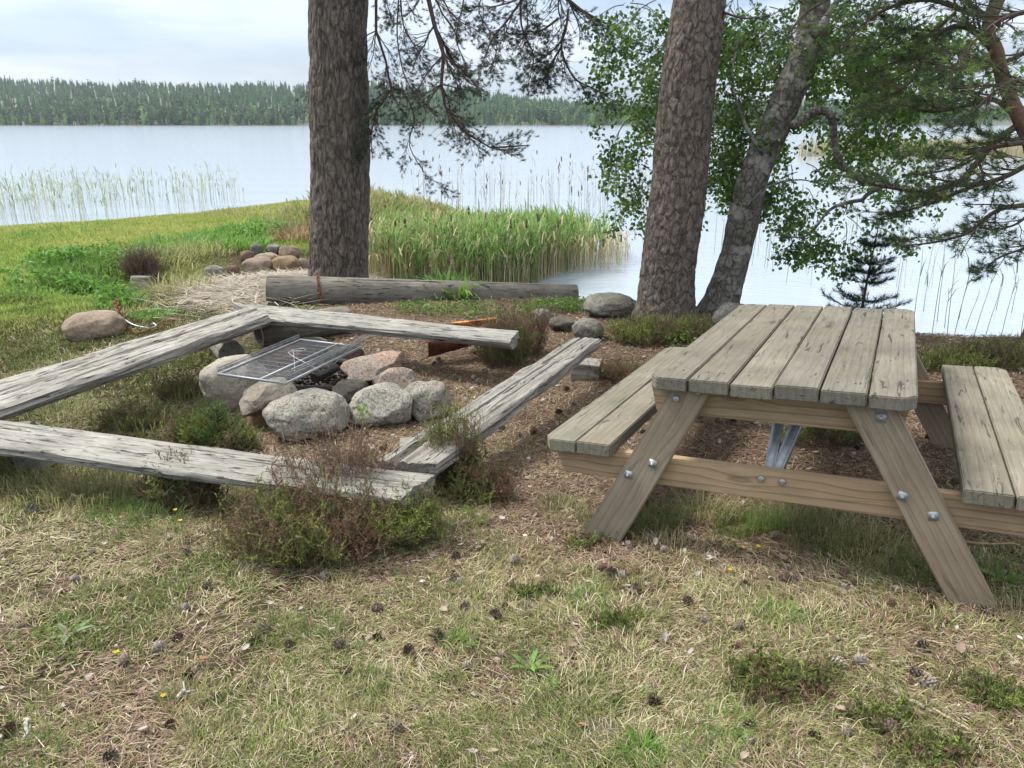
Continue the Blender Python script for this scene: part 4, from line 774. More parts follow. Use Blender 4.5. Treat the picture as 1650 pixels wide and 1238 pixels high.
q = on(425, 556, .11); round_log('support_log', q+Vector((-.02, -.05, 0)), q+Vector((.62, .45, 0)), .13, .12, 'round', kb, 40, hollow=True, seed=8)
# rusty orange channel iron that carries the back bench
p0, p1 = at_z(790, 533, -.09), at_z(690, 560, -.16); p0.z, p1.z = -.11, -.18; d = (p1-p0); IR = empty('iron_channel', (p0.x, p0.y, Hs(p0.x, p0.y)), 'rusty orange painted iron channel sticking out under the back bench', 'iron beam')
m, t, b = mat('orange_rust'); v = mapping(t, (1, 1, 1)); f_ = ramp(t, [(.47, g(0)), (.55, g(1))], noise(t, v, 11, 7, .7)); t.links.new(mixc(t, (.62, .25, .03), (.13, .045, .02), f_), b.inputs['Base Color']); m_or = m; b.inputs['Roughness'].default_value = .75
R_ = Matrix((d.normalized(), Vector((0, 0, 1)).cross(d.normalized()).normalized(), Vector((0, 0, 1)))).transposed().to_4x4()
for nm, off, sz in (('web', (0, 0, 0), (d.length, .008, .12)), ('flange', (0, -.029, .057), (d.length, .05, .007)), ('flange', (0, -.029, -.057), (d.length, .05, .007))):
    mb = MB(); mb.box((p0+p1)/2+R_.to_3x3() @ Vector(off), sz, R_); shift(mb.build(nm, M['rust'], IR), IR.location)
q = at_y(764, 516, p0.y+.12); mb = MB(); R2 = Matrix.Rotation(.05, 4, 'Z') @ Matrix.Rotation(-.10, 4, 'Y'); mb.box((q.x, q.y, q.z-.06), (.37, .012, .11), R2); mb.box((q.x, q.y-.02, q.z-.002), (.37, .045, .008), R2); shift(mb.build('end_plate', m_or, IR), IR.location)
# the big round log with its chain
A_ = at_y(452, 468, 7.9); r0 = 21.5*7.9/1240/cp; B_ = at_y(918, 488, 8.35); A_.z = max(A_.z, Hs(A_.x, A_.y)+r0*.8)
RL = round_log('round_log', A_-Vector((.13, 0, 0)), B_+Vector((.07, 0, .075)), r0+.014, .128, 'round', None, 140, 72, .022, .10, seed=1)
tag(RL, 'thick weathered round log lying in front of the left pine', 'log')
def chain(name, path, parent, m, ll=.045, wr=.0042, lab=None, cat=None):
    P = smooth_path(path, 14); seg_ = np.linalg.norm(np.diff(P, axis=0), axis=1); cum = np.concatenate([[0], np.cumsum(seg_)]); n = max(2, int(cum[-1]/(ll*.78))); mb = MB()
    for k in range(n):
        s = (k+.5)*cum[-1]/n; p = Vector([np.interp(s, cum, P[:, c_]) for c_ in range(3)]); p2 = Vector([np.interp(s+.01, cum, P[:, c_]) for c_ in range(3)]); T = (p2-p).normalized() if (p2-p).length > 1e-5 else Vector((1, 0, 0))
        S = T.orthogonal().normalized(); S.rotate(Matrix.Rotation(1.57*(k % 2)+rnd.uniform(-.3, .3), 3, T)); lp = [p+T*(ll/2)*math.cos(a)+S*(ll*.3)*math.sin(a) for a in np.linspace(0, 6.283, 11)]
        mb.tube(lp, wr, 6, (1, 1, 1), cap=False)
    return mb.build(name, m, parent, True)
xq = at_y(512, 458, 7.95); ax0 = A_.lerp(B_, (xq.x-A_.x)/(B_.x-A_.x)); rr = r0+.018; pts = []
for a in np.linspace(-2.4, 2.4, 12): pts.append((ax0.x+.05*math.sin(a), ax0.y-rr*math.sin(a), ax0.z+rr*math.cos(a)))
tag(chain('chain', pts, None, M['rust'], .05, .006), 'rusty chain looped over the thick round log', 'chain')
# ------------------------------------------------------------------ stones
def stone(bb, name, lab, m, cat='stone', group=None, seed=0, flat=0, ang=.0, by=.85, bury=.78, squash=1.0, top=None, sub=4, tilt=(0, 0), lift=0.0, nz=.16):
    x0, y0, x1, y1 = bb; cx_, cy_ = (x0+x1)/2, (y0+y1)/2; c_ = .1; r = ray(cx_, cy_); dip = math.atan2(-r.z, math.hypot(r.x, r.y))
    for _ in range(6):
        p = gp(cx_, cy_, c_*bury+lift); t_ = (p-CAM).length/r.length
        k = t_/1240; a = (x1-x0)/2*k; h_ = (y1-y0)/2*k; b_ = a*by; c_ = math.sqrt(max((h_*h_-(b_*math.sin(dip))**2), (h_*.55)**2))/math.cos(dip)
    bm = bmesh.new(); bmesh.ops.create_icosphere(bm, subdivisions=sub+1 if a > .1 else sub, radius=1); R = random.Random(seed)
    planes = [(Vector((R.gauss(0, 1), R.gauss(0, 1), R.gauss(0, .8))).normalized(), R.uniform(.72, .92)) for _ in range(int(flat))]
    if top is not None: planes.append((Vector((0, 0, 1)), top))
    so_ = Vector((seed*3.1, seed*1.7, 0))
    for v in bm.verts:
        p_ = v.co.normalized(); sx = 1/max(.6, (abs(p_.x)**(2+ang*2)+abs(p_.y)**(2+ang*2)+abs(p_.z)**(2+ang*2))**(1/(2+ang*2)))
        p_ = p_*sx*(1+nz*mnoise.noise(p_*1.3+so_)+.075*mnoise.noise(p_*2.7+so_)+.028*mnoise.noise(p_*7+so_)+.014*mnoise.noise(p_*18+so_))
        for n_, d_ in planes:
            e = p_.dot(n_)-d_
            if e > 0: p_ = p_-n_*e*.93
        v.co = Vector((p_.x*a, p_.y*b_, p_.z*c_))
    me = bpy.data.meshes.new(name); bm.to_mesh(me); bm.free(); me.materials.append(M[m]); me.polygons.foreach_set('use_smooth', [True]*len(me.polygons))
    if flat: 
        try: me.set_sharp_from_angle(angle=.5)
        except Exception: pass
    o = bpy.data.objects.new(name, me); C.objects.link(o); o.location = p; o.rotation_euler = (tilt[0], tilt[1], math.atan2(-r.x, r.y)); tag(o, lab, cat, group); return o
RG = 'stones ringing the fire pit'
S_ = [((326, 570, 432, 668), 'pale', 'large pale stone at the left of the fire pit under the grate corner', 2, .0, dict(nz=.2)),
      ((386, 612, 478, 668), 'pale', 'angular whitish wedge shaped stone propped in front of the grate', 9, .1, dict(lift=.10, tilt=(.15, -.2), nz=.35)),
      ((400, 656, 438, 690), 'tan', 'small tan stone under the whitish wedge shaped stone', 0, .2, {}),
      ((431, 628, 568, 708), 'granite', 'large rounded speckled grey stone at the front of the fire pit', 1, .05, dict(nz=.13)),
      ((565, 618, 670, 690), 'granite', 'rounded speckled stone behind the tiny green seedling', 2, .0, dict(nz=.17)),
      ((651, 611, 726, 684), 'granite', 'coarse grey stone at the far right of the fire pit ring', 4, .0, dict(nz=.26)),
      ((600, 594, 672, 645), 'pinkst', 'pinkish grey rounded stone leaning between slab and front stones', 1, .0, dict(lift=.03, nz=.22)),
      ((552, 566, 655, 614), 'pinkst', 'flat tilted pinkish slab with a cracked top', 9, .1, dict(lift=.06, tilt=(-.1, -.15), nz=.4, squash=.7)),
      ((553, 559, 587, 586), 'redst', 'small reddish stone right of the grate\'s far corner', 3, .2, {}),
      ((536, 613, 598, 652), 'darkst', 'dark mossy stone behind the two rounded front stones', 3, .2, {}),
      ((516, 576, 558, 602), 'darkst', 'sooty flat stone lying beside the raised grate side', 3, .3, {}),
      ((422, 556, 492, 590), 'redst', 'brownish flat slab seen through the grate mesh', 4, .3, {}),
      ((468, 545, 530, 575), 'pale', 'pale slab behind the grate seen through its far end', 4, .3, {})]
for i, (bb, m_, lab, fl, an, kw) in enumerate(S_): stone(bb, 'fire_pit_stone', lab, m_, 'stone', RG, 20+i, fl, an, **kw)
stone((108, 503, 197, 550), 'boulder', 'smooth beige boulder in the moss left of the long bench', 'beige', 'boulder', None, 3, 0, .35, nz=.1)
stone((942, 472, 1026, 512), 'boulder', 'rounded grey boulder at the water between round log and flaky pine', 'boulder', 'boulder', None, 5, 0, .1, nz=.1)
stone((1148, 488, 1212, 540), 'boulder', 'mossy boulder at the foot of the leaning birch behind the table', 'boulder', 'boulder', None, 6, 0, .1)
stone((855, 498, 890, 525), 'stone', 'small grey stone leftmost of three right of the orange iron', 'boulder', 'stone', 'stones behind the right bench', 7, 2, .2)
stone((884, 510, 930, 536), 'stone', 'brownish stone in the middle of three right of the orange iron', 'darkst', 'stone', 'stones behind the right bench', 8, 3, .2)
stone((922, 513, 972, 550), 'stone', 'smooth rounded grey stone at the far end of the right bench', 'boulder', 'stone', 'stones behind the right bench', 9, 0, .1, nz=.08)
RS = [((392, 415, 440, 446), 'beige', 'tawny elongated stone on the left edge of the shore rocks'), ((438, 413, 484, 446), 'tan', 'brown rounded stone with damp foot among the shore rocks'), ((410, 408, 450, 430), 'beige', 'flat pale stone behind the two largest shore rocks'),
      ((403, 393, 424, 414), 'boulder', 'grey pointed stone on top of the shore rocks'), ((450, 396, 482, 420), 'beige', 'wide buff stone at the back of the shore rocks beside the pine'), ((388, 404, 410, 424), 'redst', 'dark grey stone at the left back of the shore rocks'),
      ((478, 416, 500, 440), 'beige', 'small pale stone touching the left pine trunk'), ((430, 393, 452, 410), 'boulder', 'small grey stone high at the back of the shore rocks'), ((366, 428, 386, 444), 'redst', 'small reddish stone left of the shore rocks'),
      ((330, 428, 360, 448), 'boulder', 'half buried dark stone under the grassy bank')]
for i, (bb, m_, lab) in enumerate(RS): stone(bb, 'shore_rock', lab, m_, 'rock', 'rocks at the shore left of the pine', 50+i, 2, .25, sub=3)
stone((738, 312, 782, 334), 'shore_rock', 'grey boulder on the point showing above the reeds', 'beige', 'rock', None, 71, 1, .1, lift=.25)
stone((790, 316, 850, 334), 'shore_rock', 'low brownish boulder on the point behind the reeds, right of the grey one', 'beige', 'rock', None, 72, 1, .1, lift=.2)
# ------------------------------------------------------------------ grate, char and bits in the pit
GZ = .02; gc = [at_z(*p, GZ) for p in ((352, 603), (473, 620), (580, 555), (479, 545))]; org = gc[0]; ex = (gc[1]-gc[0]); ey = ((gc[3]-gc[0])+(gc[2]-gc[1]))/2; ex = ex.normalized()*.50; ey = (ey-ex.normalized()*ey.dot(ex.normalized())).normalized()*.84
GR = empty('grill_grate', org+ex/2+ey/2-Vector((0, 0, .03)), 'galvanised wire grate lying over the fire pit stones', 'grill grate'); O_ = GR.location
def gpnt(a, b_, z=0): return org+ex*a+ey*b_+Vector((0, 0, z))
def gbar(mb, a, b_, r=.0022): mb.tube([a, b_], r, 5, (1, 1, 1))
mb = MB(); Rg = Matrix((ex.normalized(), ey.normalized(), Vector((0, 0, 1)))).transposed().to_4x4()
for (a0, b0, a1, b1) in ((0, 0, 1, 0), (0, 1, 1, 1), (0, 0, 0, 1), (1, 0, 1, 1), (.62, 0, .62, 1)):
    p, q = gpnt(a0, b0), gpnt(a1, b1); dx = (q-p).length; ax = 0 if b0 == b1 else 1; sz = [.009, .009, .014]; sz[ax] = dx+(.014 if ax == 0 else -.016); mb.box((p+q)/2, sz, Rg)
mb.build('frame', M['galv'], GR).matrix_parent_inverse = Matrix.Translation(-O_)
mb = MB()
for k in range(1, 30): gbar(mb, gpnt(k/30, .01, -.002), gpnt(k/30, .99, -.002), .0016)
for k in range(1, 12): gbar(mb, gpnt(.01, k/12, -.006), gpnt(.99, k/12, -.006), .002)
mb.build('wire_mesh', M['steel_dark'], GR).matrix_parent_inverse = Matrix.Translation(-O_)
for nm, aa, hh, off in (('side_basket', 1.0, .085, .05), ('side_comb', 0.0, .03, -.01), ):
    mb = MB()
    for k in range(58): f = k/57; gbar(mb, gpnt(aa, .01+.98*f, .008), gpnt(aa, .01+.98*f, .008+hh)+ex.normalized()*off, .0018)
    for z_ in (hh, hh*.5): p, q = gpnt(aa, .0, .008+z_)+ex.normalized()*off*z_/hh, gpnt(aa, 1, .008+z_)+ex.normalized()*off*z_/hh; gbar(mb, p, q, .003)
    mb.build(nm, M['steel_dark'], GR).matrix_parent_inverse = Matrix.Translation(-O_)
mb = MB(); P = [gpnt(.95, .15, .03), gpnt(.7, .35, .05), gpnt(.5, .5, .06), gpnt(.42, .55, .05), gpnt(.5, .62, .05), gpnt(.62, .55, .055), gpnt(.45, .48, .05), gpnt(1.1, .3, .02)]; mb.tube(smooth_path(P, 6), .002, 5, (1, 1, 1))
tag(mb.build('bent_wire', M['galv'], None), 'tangled bent wire lying on the grate mesh', 'wire')
PCW = gp(520, 650)
for k, (px, py, ln, rz, lab) in enumerate([(500, 640, .30, .3, 'charred black log piece right of the white wedge stone'), (525, 618, .26, 1.2, 'charred stick under the grate\'s right side'), (545, 600, .2, -.4, 'short blackened wood piece behind the mossy dark stone')]):
    q = gp(px, py); mb_ = round_log('charred_log', q+Vector((-ln/2*math.cos(rz), -ln/2*math.sin(rz), .06+.02*k)), q+Vector((ln/2*math.cos(rz), ln/2*math.sin(rz), .05+.02*k)), .035, .022, 'char', None, 16, 14, .35, seed=k*4); tag(mb_, lab, 'charred wood', 'charred wood in the fire pit')
mb = MB(); n = 1600; a = rng.random(n)*6.28; r_ = .42*np.sqrt(rng.random(n)); c0 = gp(500, 600); x = c0.x+r_*np.cos(a); y = c0.y+r_*np.sin(a); z = H(x, y)+.01+.03*rng.random(n)
for (xx, yy, zz) in zip(x[:500], y[:500], z[:500]): mb.box((xx, yy, zz), (rnd.uniform(.01, .05), rnd.uniform(.008, .02), rnd.uniform(.006, .02)), Matrix.Rotation(rnd.random()*6, 4, 'Z') @ Matrix.Rotation(rnd.uniform(-.6, .6), 4, 'X'), (.5, .5, .5))
tag(mb.build('charcoal_bits', M['char']), 'charcoal and ash on the fire pit floor', 'charcoal', kind='stuff')
# chain and bent rod beside the beige boulder
P = [on(px, py, .015) for px, py in ((190, 512), (196, 522), (205, 535), (225, 540), (255, 533), (275, 522), (290, 516))]
P[0].z += .16; P[1].z += .1
tag(chain('chain', P, None, M['rust'], .07, .009), 'rusty chain trailing from the beige boulder along the ground', 'chain')
P = [on(px, py, .02+dz) for px, py, dz in ((194, 520, .05), (215, 530, .02), (240, 532, 0), (252, 529, 0), (248, 526, .01))]; mb = MB(); mb.tube(smooth_path(P, 8), .008, 8); tag(mb.build('mooring_rod', M['galv']), 'pale bent steel rod beside the beige boulder', 'rod')
# ------------------------------------------------------------------ stump and bushes
q = on(226, 470); round_p = round_log('stump', q+Vector((0, 0, -.1)), q+Vector((.02, .02, .20)), .16, .12, 'round', None, 20, 30, .15, seed=12); tag(round_p, 'small grey rotten stump below the grassy bank', 'stump')
def bush(name, lab, c0, rx, ry, h, nst, cols, p, cat='heather bush', group=None, leaf=.012, lw=.0038, ntw=8, nlf=13, bare=.15, stemc=(.19, .13, .09), spread=.5, twl=.055):
    o = empty(name, c0, lab, cat, group); a = rng.random(nst)*6.283; r_ = np.sqrt(rng.random(nst)); B = np.stack([rx*.62*r_*np.cos(a), ry*.62*r_*np.sin(a), np.zeros(nst)], -1)
    B[:, 2] = H(B[:, 0]+c0.x, B[:, 1]+c0.y)-c0.z-.01; O2 = np.stack([np.cos(a)*rx*.38, np.sin(a)*ry*.38, np.zeros(nst)], -1)*(r_[:, None]+.3*rng.normal(size=(nst, 1)))+rng.normal(size=(nst, 3))*[.03, .03, 0]
    hs = h*(1-.5*r_**2)*(.5+.6*rng.random(nst)); pp = np.cumsum(np.array(p, float)/sum(p)); uu = fbm(B[:, 0]+c0.x*3, B[:, 1]+c0.y*3, 11, 5, 2)+.12*rng.normal(size=nst); uu = (np.argsort(np.argsort(uu))+.5)/nst
    order = np.array([1, 0, 2, 3, 4])[:len(cols)] if len(cols) == 5 else np.arange(len(cols)); po = np.cumsum(np.array(p, float)[order]/sum(p)); sc_ = np.array(cols)[order][np.minimum(np.searchsorted(po, uu), len(cols)-1)]*(.75+.5*rng.random((nst, 1)))
    def pos(i, t_): return B[i]+O2[i]*(t_**1.5)[:, None]*spread*2+np.stack([0*t_, 0*t_, t_*hs[i]], -1)
    mb = MB(); i = np.arange(nst)
    for s0, s1 in ((0, .35), (.35, .7), (.7, 1)):
        P0, P1 = pos(i, np.full(nst, s0)), pos(i, np.full(nst, s1)); sd_ = rng.normal(size=(nst, 3)); sd_ /= np.linalg.norm(sd_, axis=1, keepdims=True); w0, w1 = .0026*(1-s0*.6), .0026*(1-s1*.6)
        V = np.stack([P0-sd_*w0, P0+sd_*w0, P1+sd_*w1, P1-sd_*w1], 1).reshape(-1, 3); mb.add(V, np.arange(nst*4).reshape(-1, 4), np.tile(stemc, (nst*4, 1)))
    nt_ = nst*ntw; it = np.repeat(i, ntw); tt = .25+.75*rng.random(nt_); P0 = pos(it, tt); D = rng.normal(size=(nt_, 3))*.55+[0, 0, .75]; D /= np.linalg.norm(D, axis=1, keepdims=True); tl = twl*(.5+.9*rng.random(nt_))
    sd_ = rng.normal(size=(nt_, 3))*.0011; V = np.stack([P0-sd_, P0+sd_, P0+D*tl[:, None]], 1).reshape(-1, 3); mb.add(V, np.arange(nt_*3).reshape(-1, 3), np.tile(stemc, (nt_*3, 1)))
    mb.build('stems', M['heath'], o)
    keep = rng.random(nt_) > bare; P0, D, tl, cc = P0[keep], D[keep], tl[keep], sc_[it[keep]]*(.7+.6*rng.random((keep.sum(), 1))); mb = MB()
    P0 = np.repeat(P0, nlf, 0)+np.repeat(D, nlf, 0)*(np.repeat(tl, nlf)*np.tile(np.linspace(.1, 1, nlf), len(tl)))[:, None]; needles(mb, P0, np.repeat(D, nlf, 0), 1, leaf, lw, 1.0, np.repeat(cc, nlf, 0))
    mb.build('foliage', M['heath'], o); return o
OL = [(.14, .18, .05), (.22, .29, .06), (.10, .115, .045), (.21, .14, .09), (.16, .09, .06)]
HB = 'heather bushes round the benches'
def B(px, py, rx, ry, h, n, p, lab, cols=OL, **kw): c0 = gp(px, py); return bush('heather_bush', lab, c0, rx, ry, h, n, cols, p, group=kw.pop('group', HB), **kw)
B(515, 888, .42, .28, .34, 640, (2.2, 2, 1.5, 4, 3), 'large heather bush, half green and half brown, in front of the nearest bench\'s right end')
B(552, 835, .30, .16, .50, 330, (.3, .1, .5, 3, 2), 'brown dead heather sprays rising over the nearest bench', bare=.5, cols=[(.13, .15, .04), (.1, .1, .05), (.16, .13, .08), (.28, .22, .17), (.22, .15, .11)])
B(660, 872, .17, .15, .25, 190, (3, 3, 2, .6, .4), 'green lower heather at the right of the large bush')
B(730, 785, .17, .13, .50, 240, (3, 3, 1.5, .5, .3), 'upright green heather at the near end of the right bench')
B(775, 805, .17, .13, .2, 150, (2, 1, 2, 2, 2), 'low brownish heather spilling right of the near bench end')
B(300, 815, .22, .13, .27, 220, (2, 1, 4, 2, .5), 'dark heather against the front face of the nearest bench, beside yellow flowers')
B(812, 588, .26, .17, .50, 360, (1.5, .5, 3, 3, 1), 'dark grey green heather over the right end of the back bench')
B(850, 572, .20, .14, .50, 220, (.5, .2, 1, 3, 1), 'brown twiggy heather between back bench and right bench', bare=.35)
B(1050, 550, .42, .25, .24, 420, (3, 3, 2, .7, .3), 'broad green heather in front of the flaky pine')
B(1120, 545, .25, .2, .2, 160, (2, 2, 3, 1, .3), 'green heather right of the broad one, by the table\'s far end')
B(1000, 612, .22, .16, .16, 150, (2, 1, 2, 3, 1), 'low brown green heather beyond the right bench\'s support block')
B(325, 712, .20, .15, .20, 260, (3, 4, 2, 0.2, .1), 'bright green bushy heather left of the fire pit stones')
B(392, 722, .10, .08, .14, 80, (2, 1, 3, 1, .3), 'dark green heather between seedling pine and front stones')
B(215, 690, .22, .14, .16, 120, (2, .6, 3, 2, .5), 'sparse dark heather under the long left bench')
B(290, 640, .22, .14, .16, 120, (2, .6, 3, 2, .5), 'sparse dark heather under the far half of the left bench')
B(1600, 590, .55, .22, .2, 380, (3, 2, 3, .5, .2), 'dense green heather on the bank behind the right picnic seat')
B(1520, 592, .25, .16, .14, 140, (2, 1, 4, .5, .2), 'low heather on the bank right of the table top')
B(1330, 715, .30, .18, .13, 130, (3, 1, 3, .5, .2), 'low green heather under the middle of the table')
B(590, 760, .16, .07, .09, 60, (1, .6, 1, 2, 1), 'tiny heather between the front bench and the pit')
B(1260, 1110, .17, .10, .07, 150, (3, 1.5, 2, 2.0, .5), 'low heather mat in the foreground right of centre', twl=.03)
B(1220, 1090, .09, .06, .06, 60, (3, 1, 2, .4, .3), 'small low heather beside the foreground mat', twl=.03)
B(1605, 1130, .09, .07, .07, 80, (4, 2, 1, .3, .1), 'small round heather tuft near the right edge', twl=.03)
B(1420, 1165, .10, .06, .05, 70, (3, 1.5, 2, .8, .3), 'flat heather patch in the lower right corner', twl=.025)
B(950, 880, .10, .06, .05, 50, (2, 1, 2, 1, .6), 'tiny heather patch left of the table\'s left foot', twl=.025)
B(1500, 1220, .12, .06, .05, 70, (3, 1, 2, 1, .4), 'low heather patch at the bottom edge', twl=.025)
B(985, 1010, .10, .05, .05, 60, (3, 3, 1, .3, .2), 'green low sprig patch in the foreground centre', twl=.025)
B(858, 965, .09, .05, .05, 50, (3, 2, 1, .6, .4), 'small green sprig patch below the right bench', twl=.025)
B(233, 452, .30, .22, .45, 200, (1, 1, 1), 'leafless brown twiggy bush beside the rotten stump', cols=[(.12, .085, .06), (.16, .11, .08), (.09, .065, .05)], group=None, leaf=.02, lw=.006, bare=.2, twl=.12)
sapling(356, 716, 650, 'pine_seedling', 'light green pine seedling left of the fire pit stones', 7, .13, .0, ln=.04, cols=((.10, .17, .05), (.13, .21, .06)), up=.7)
#==PART4==
# ------------------------------------------------------------------ ground cover
ROCKS = [(o.location.x, o.location.y, max(o.dimensions[:2])/2) for o in bpy.data.objects if o.get('category') in ('stone', 'boulder', 'rock')] if False else []
def gpos(x, y, dz=0.0): return np.stack([x, y, H(x, y)+dz], -1)
def sel(x, y, w): k = rng.random(len(x)) < w; return x[k], y[k]
# dry grass and straw
mb = MB(); x, y, r = polar(330000, 1.1, 12, 1.55); z = zones(x, y)
w_ = (1-z['need']*.88)*(1-z['lawn']*.9)*(1-z['straw'])*(.22+1.15*sstep(.36, .62, fbm(x, y, 2.0, 101)*.6+fbm(x, y, 7.5, 104)*.4))*(land_d(x, y) > .4)*(1-.55*sstep(5, 8, y)); x, y = sel(x, y, w_); n = len(x); r = np.hypot(x, y)
lie = rng.random(n) < .86; ln = (.022+.045*rng.random(n))*(1+.04*r); clump_az = fbm(x, y, 1.7, 103)*12
add_blades(mb, gpos(x, y, .003+.012*rng.random(n)), ln, .0011+.00046*r, clump_az+rng.normal(size=n)*.9, np.where(lie, 1.25+.28*rng.random(n), .3+.7*rng.random(n)), np.where(lie, .1+.35*rng.random(n), .5+.6*rng.random(n)),
           pick(n, [(.50, .43, .29), (.37, .32, .21), (.62, .56, .43), (.27, .30, .10), (.20, .145, .10)], [2.0, 2.3, .9, 4.2, 3.2]))
tag(mb.build('dry_grass', M['straw']), 'dry straw coloured grass lying over the ground', 'grass', kind='stuff')
# green grass
mb = MB(); x, y, r = polar(260000, 1.1, 11, 1.55); z = zones(x, y); pat = fbm(x, y, 3.1, 111); pat2 = fbm(x, y, 11, 112)
w_ = sstep(.42, .56, pat*.6+pat2*.4)*(1-z['need']*.93)*(1-z['lawn']*.5)*(1-z['straw'])*(land_d(x, y) > .3)*(.55+.45*sstep(.4, .6, fbm(x, y, .8, 21))); x, y = sel(x, y, w_*.95); n = len(x); r = np.hypot(x, y)
add_blades(mb, gpos(x, y), (.018+.044*rng.random(n))*(1+.03*r), .0015+.00050*r, rng.random(n)*6.28, .15+.8*rng.random(n), .2+.8*rng.random(n), pick(n, [(.18, .24, .065), (.13, .195, .045), (.27, .30, .10), (.085, .135, .03)], [3, 2.4, 2, 1.4]))
def tuft(px, py, R, h, n, cols, wd=.0022, world=None, spread=.55):
    q = gp(px, py) if world is None else world; a = rng.random(n)*6.28; rr_ = R*np.sqrt(rng.random(n)); x = q.x+rr_*np.cos(a); y = q.y+rr_*np.sin(a)
    add_blades(mb, gpos(x, y), h*(.45+.75*rng.random(n)), wd*(1+.12*q.y), a+rng.normal(size=n)*.8, spread*rng.random(n)+.1, .3+.9*rng.random(n), pick(n, cols, [1]*len(cols)))
DG = [(.12, .18, .05), (.16, .22, .06), (.22, .25, .10)]; PG = [(.33, .33, .15), (.24, .26, .10), (.42, .38, .22)]; BG = [(.14, .28, .05), (.18, .33, .07)]
for a in [(1190, 855, .10, .12, 260, DG), (1230, 850, .09, .11, 200, BG), (1135, 835, .12, .15, 260, PG), (1060, 845, .10, .14, 200, DG), (1310, 870, .16, .14, 300, DG), (1400, 895, .16, .14, 300, PG), (1470, 930, .1, .12, 180, DG), (1080, 890, .12, .07, 200, PG), (1010, 860, .08, .13, 180, DG), (960, 850, .08, .1, 160, PG),
          (1590, 940, .14, .12, 200, DG), (1350, 860, .16, .15, 260, PG), (1265, 840, .14, .15, 260, PG), (60, 772, .3, .13, 500, PG), (200, 785, .2, .14, 360, PG), (330, 800, .18, .14, 300, PG), (420, 812, .16, .13, 260, PG), (60, 800, .22, .13, 360, PG), (150, 805, .2, .16, 400, PG), (250, 850, .14, .12, 260, DG), (20, 790, .18, .1, 220, DG), (200, 830, .14, .1, 200, BG), (950, 975, .08, .07, 160, BG), (1040, 1010, .08, .06, 140, DG),
          (850, 1075, .07, .07, 150, DG), (1505, 1010, .06, .07, 80, DG), (100, 1010, .05, .05, 60, BG), (880, 1130, .08, .05, 120, BG), (1150, 1220, .08, .05, 160, BG), (40, 1220, .08, .06, 160, DG), (330, 1200, .08, .08, 160, PG), (600, 1150, .1, .07, 160, PG), (1000, 945, .07, .05, 120, DG), (720, 1010, .1, .06, 180, PG),
          (230, 690, .2, .2, 120, PG), (100, 668, .2, .2, 120, PG), (300, 660, .2, .16, 100, DG), (60, 600, .3, .1, 300, DG), (60, 560, .3, .08, 300, DG), (300, 560, .2, .1, 120, DG), (1640, 1000, .1, .1, 120, PG), (840, 900, .12, .08, 160, PG), (900, 830, .12, .09, 140, PG), (770, 880, .12, .07, 160, DG)]: tuft(*a)
for _ in range(46):
    x_, y_, r_ = polar(1, 1.3, 3.4, 1.2, 38); q_ = Vector((float(x_[0]), float(y_[0]), 0)); tuft(0, 0, rnd.uniform(.04, .11), rnd.uniform(.04, .085), rnd.randint(60, 170), rnd.choice([DG, BG, PG, DG]), .0022, q_)
tag(mb.build('green_grass', M['grass']), 'thin green grass growing in patches through the straw', 'grass', kind='stuff')
# needle litter
mb = MB(); x, y, r = polar(300000, 1.1, 10.5, 1.5); z = zones(x, y); w_ = np.clip(.20+z['need']+.5*sstep(.45, .65, fbm(x, y, 2.7, 131)), 0, 1)*(1-z['lawn'])*(1-z['straw'])*(land_d(x, y) > .15); x, y = sel(x, y, w_); n = len(x); r = np.hypot(x, y)
add_blades(mb, gpos(x, y, .002+.012*rng.random(n)), .03+.035*rng.random(n), .0012+.00050*r, rng.random(n)*6.28, 1.35+.25*rng.random(n), .05+.1*rng.random(n), pick(n, [(.27, .18, .125), (.20, .13, .09), (.34, .25, .18), (.44, .36, .27), (.11, .075, .058)], [3, 3, 2, 1, 2]))
tag(mb.build('needle_litter', M['straw']), 'reddish brown fallen pine needles over the ground', 'pine needles', kind='stuff')
# small flakes of bark and leaf bits
mb = MB(); x, y, r = polar(42000, 1.1, 9, 1.5); z = zones(x, y); x, y = sel(x, y, (.25+.75*z['need'])*(1-z['lawn'])*(land_d(x, y) > .3)); n = len(x); P = gpos(x, y, .012)
A1 = rng.normal(size=(n, 3))*[1, 1, .25]; A1 /= np.linalg.norm(A1, axis=1, keepdims=True); A2 = np.cross(A1, rng.normal(size=(n, 3))*[.3, .3, 0]+[0, 0, 1]); s = (.004+.013*rng.random((n, 1))**2.5)*(1+.08*np.hypot(x, y))[:, None]
V = np.stack([P-A1*s, P+A2*s*.6, P+A1*s, P-A2*s*.5], 1).reshape(-1, 3); mb.add(V, np.arange(n*4).reshape(-1, 4), np.repeat(pick(n, [(.28, .21, .16), (.13, .09, .07), (.42, .39, .35), (.21, .125, .09), (.08, .06, .05)], [2, 3, 1.2, 2, 2]), 4, 0))
tag(mb.build('bark_flakes', M['straw']), 'small flakes of bark and leaf scattered in the litter', 'bark flakes', kind='stuff')
# moss and low heath left of the long bench
mb = MB(); n = 60000; x = rng.uniform(-9, -1.7, n); y = rng.uniform(3.6, 8.6, n); pt = fbm(x, y, 1.2, 121); side = x+.42*(y-6.0) < -2.25
w_ = sstep(.42, .6, pt)*side*(1-zones(x, y)['straw']); x, y = sel(x, y, w_); n = len(x); D = rng.normal(size=(n, 3))*.5+[0, 0, 1]; D /= np.linalg.norm(D, axis=1, keepdims=True)
needles(mb, gpos(x, y, .01), D, 5, .045, .008, .8, pick(n, [(.10, .13, .03), (.15, .17, .04), (.07, .08, .03), (.16, .11, .06)], [3, 2, 2, 1]))
tag(mb.build('moss', M['heath']), 'mossy green ground cover left of the long bench', 'moss', kind='stuff')
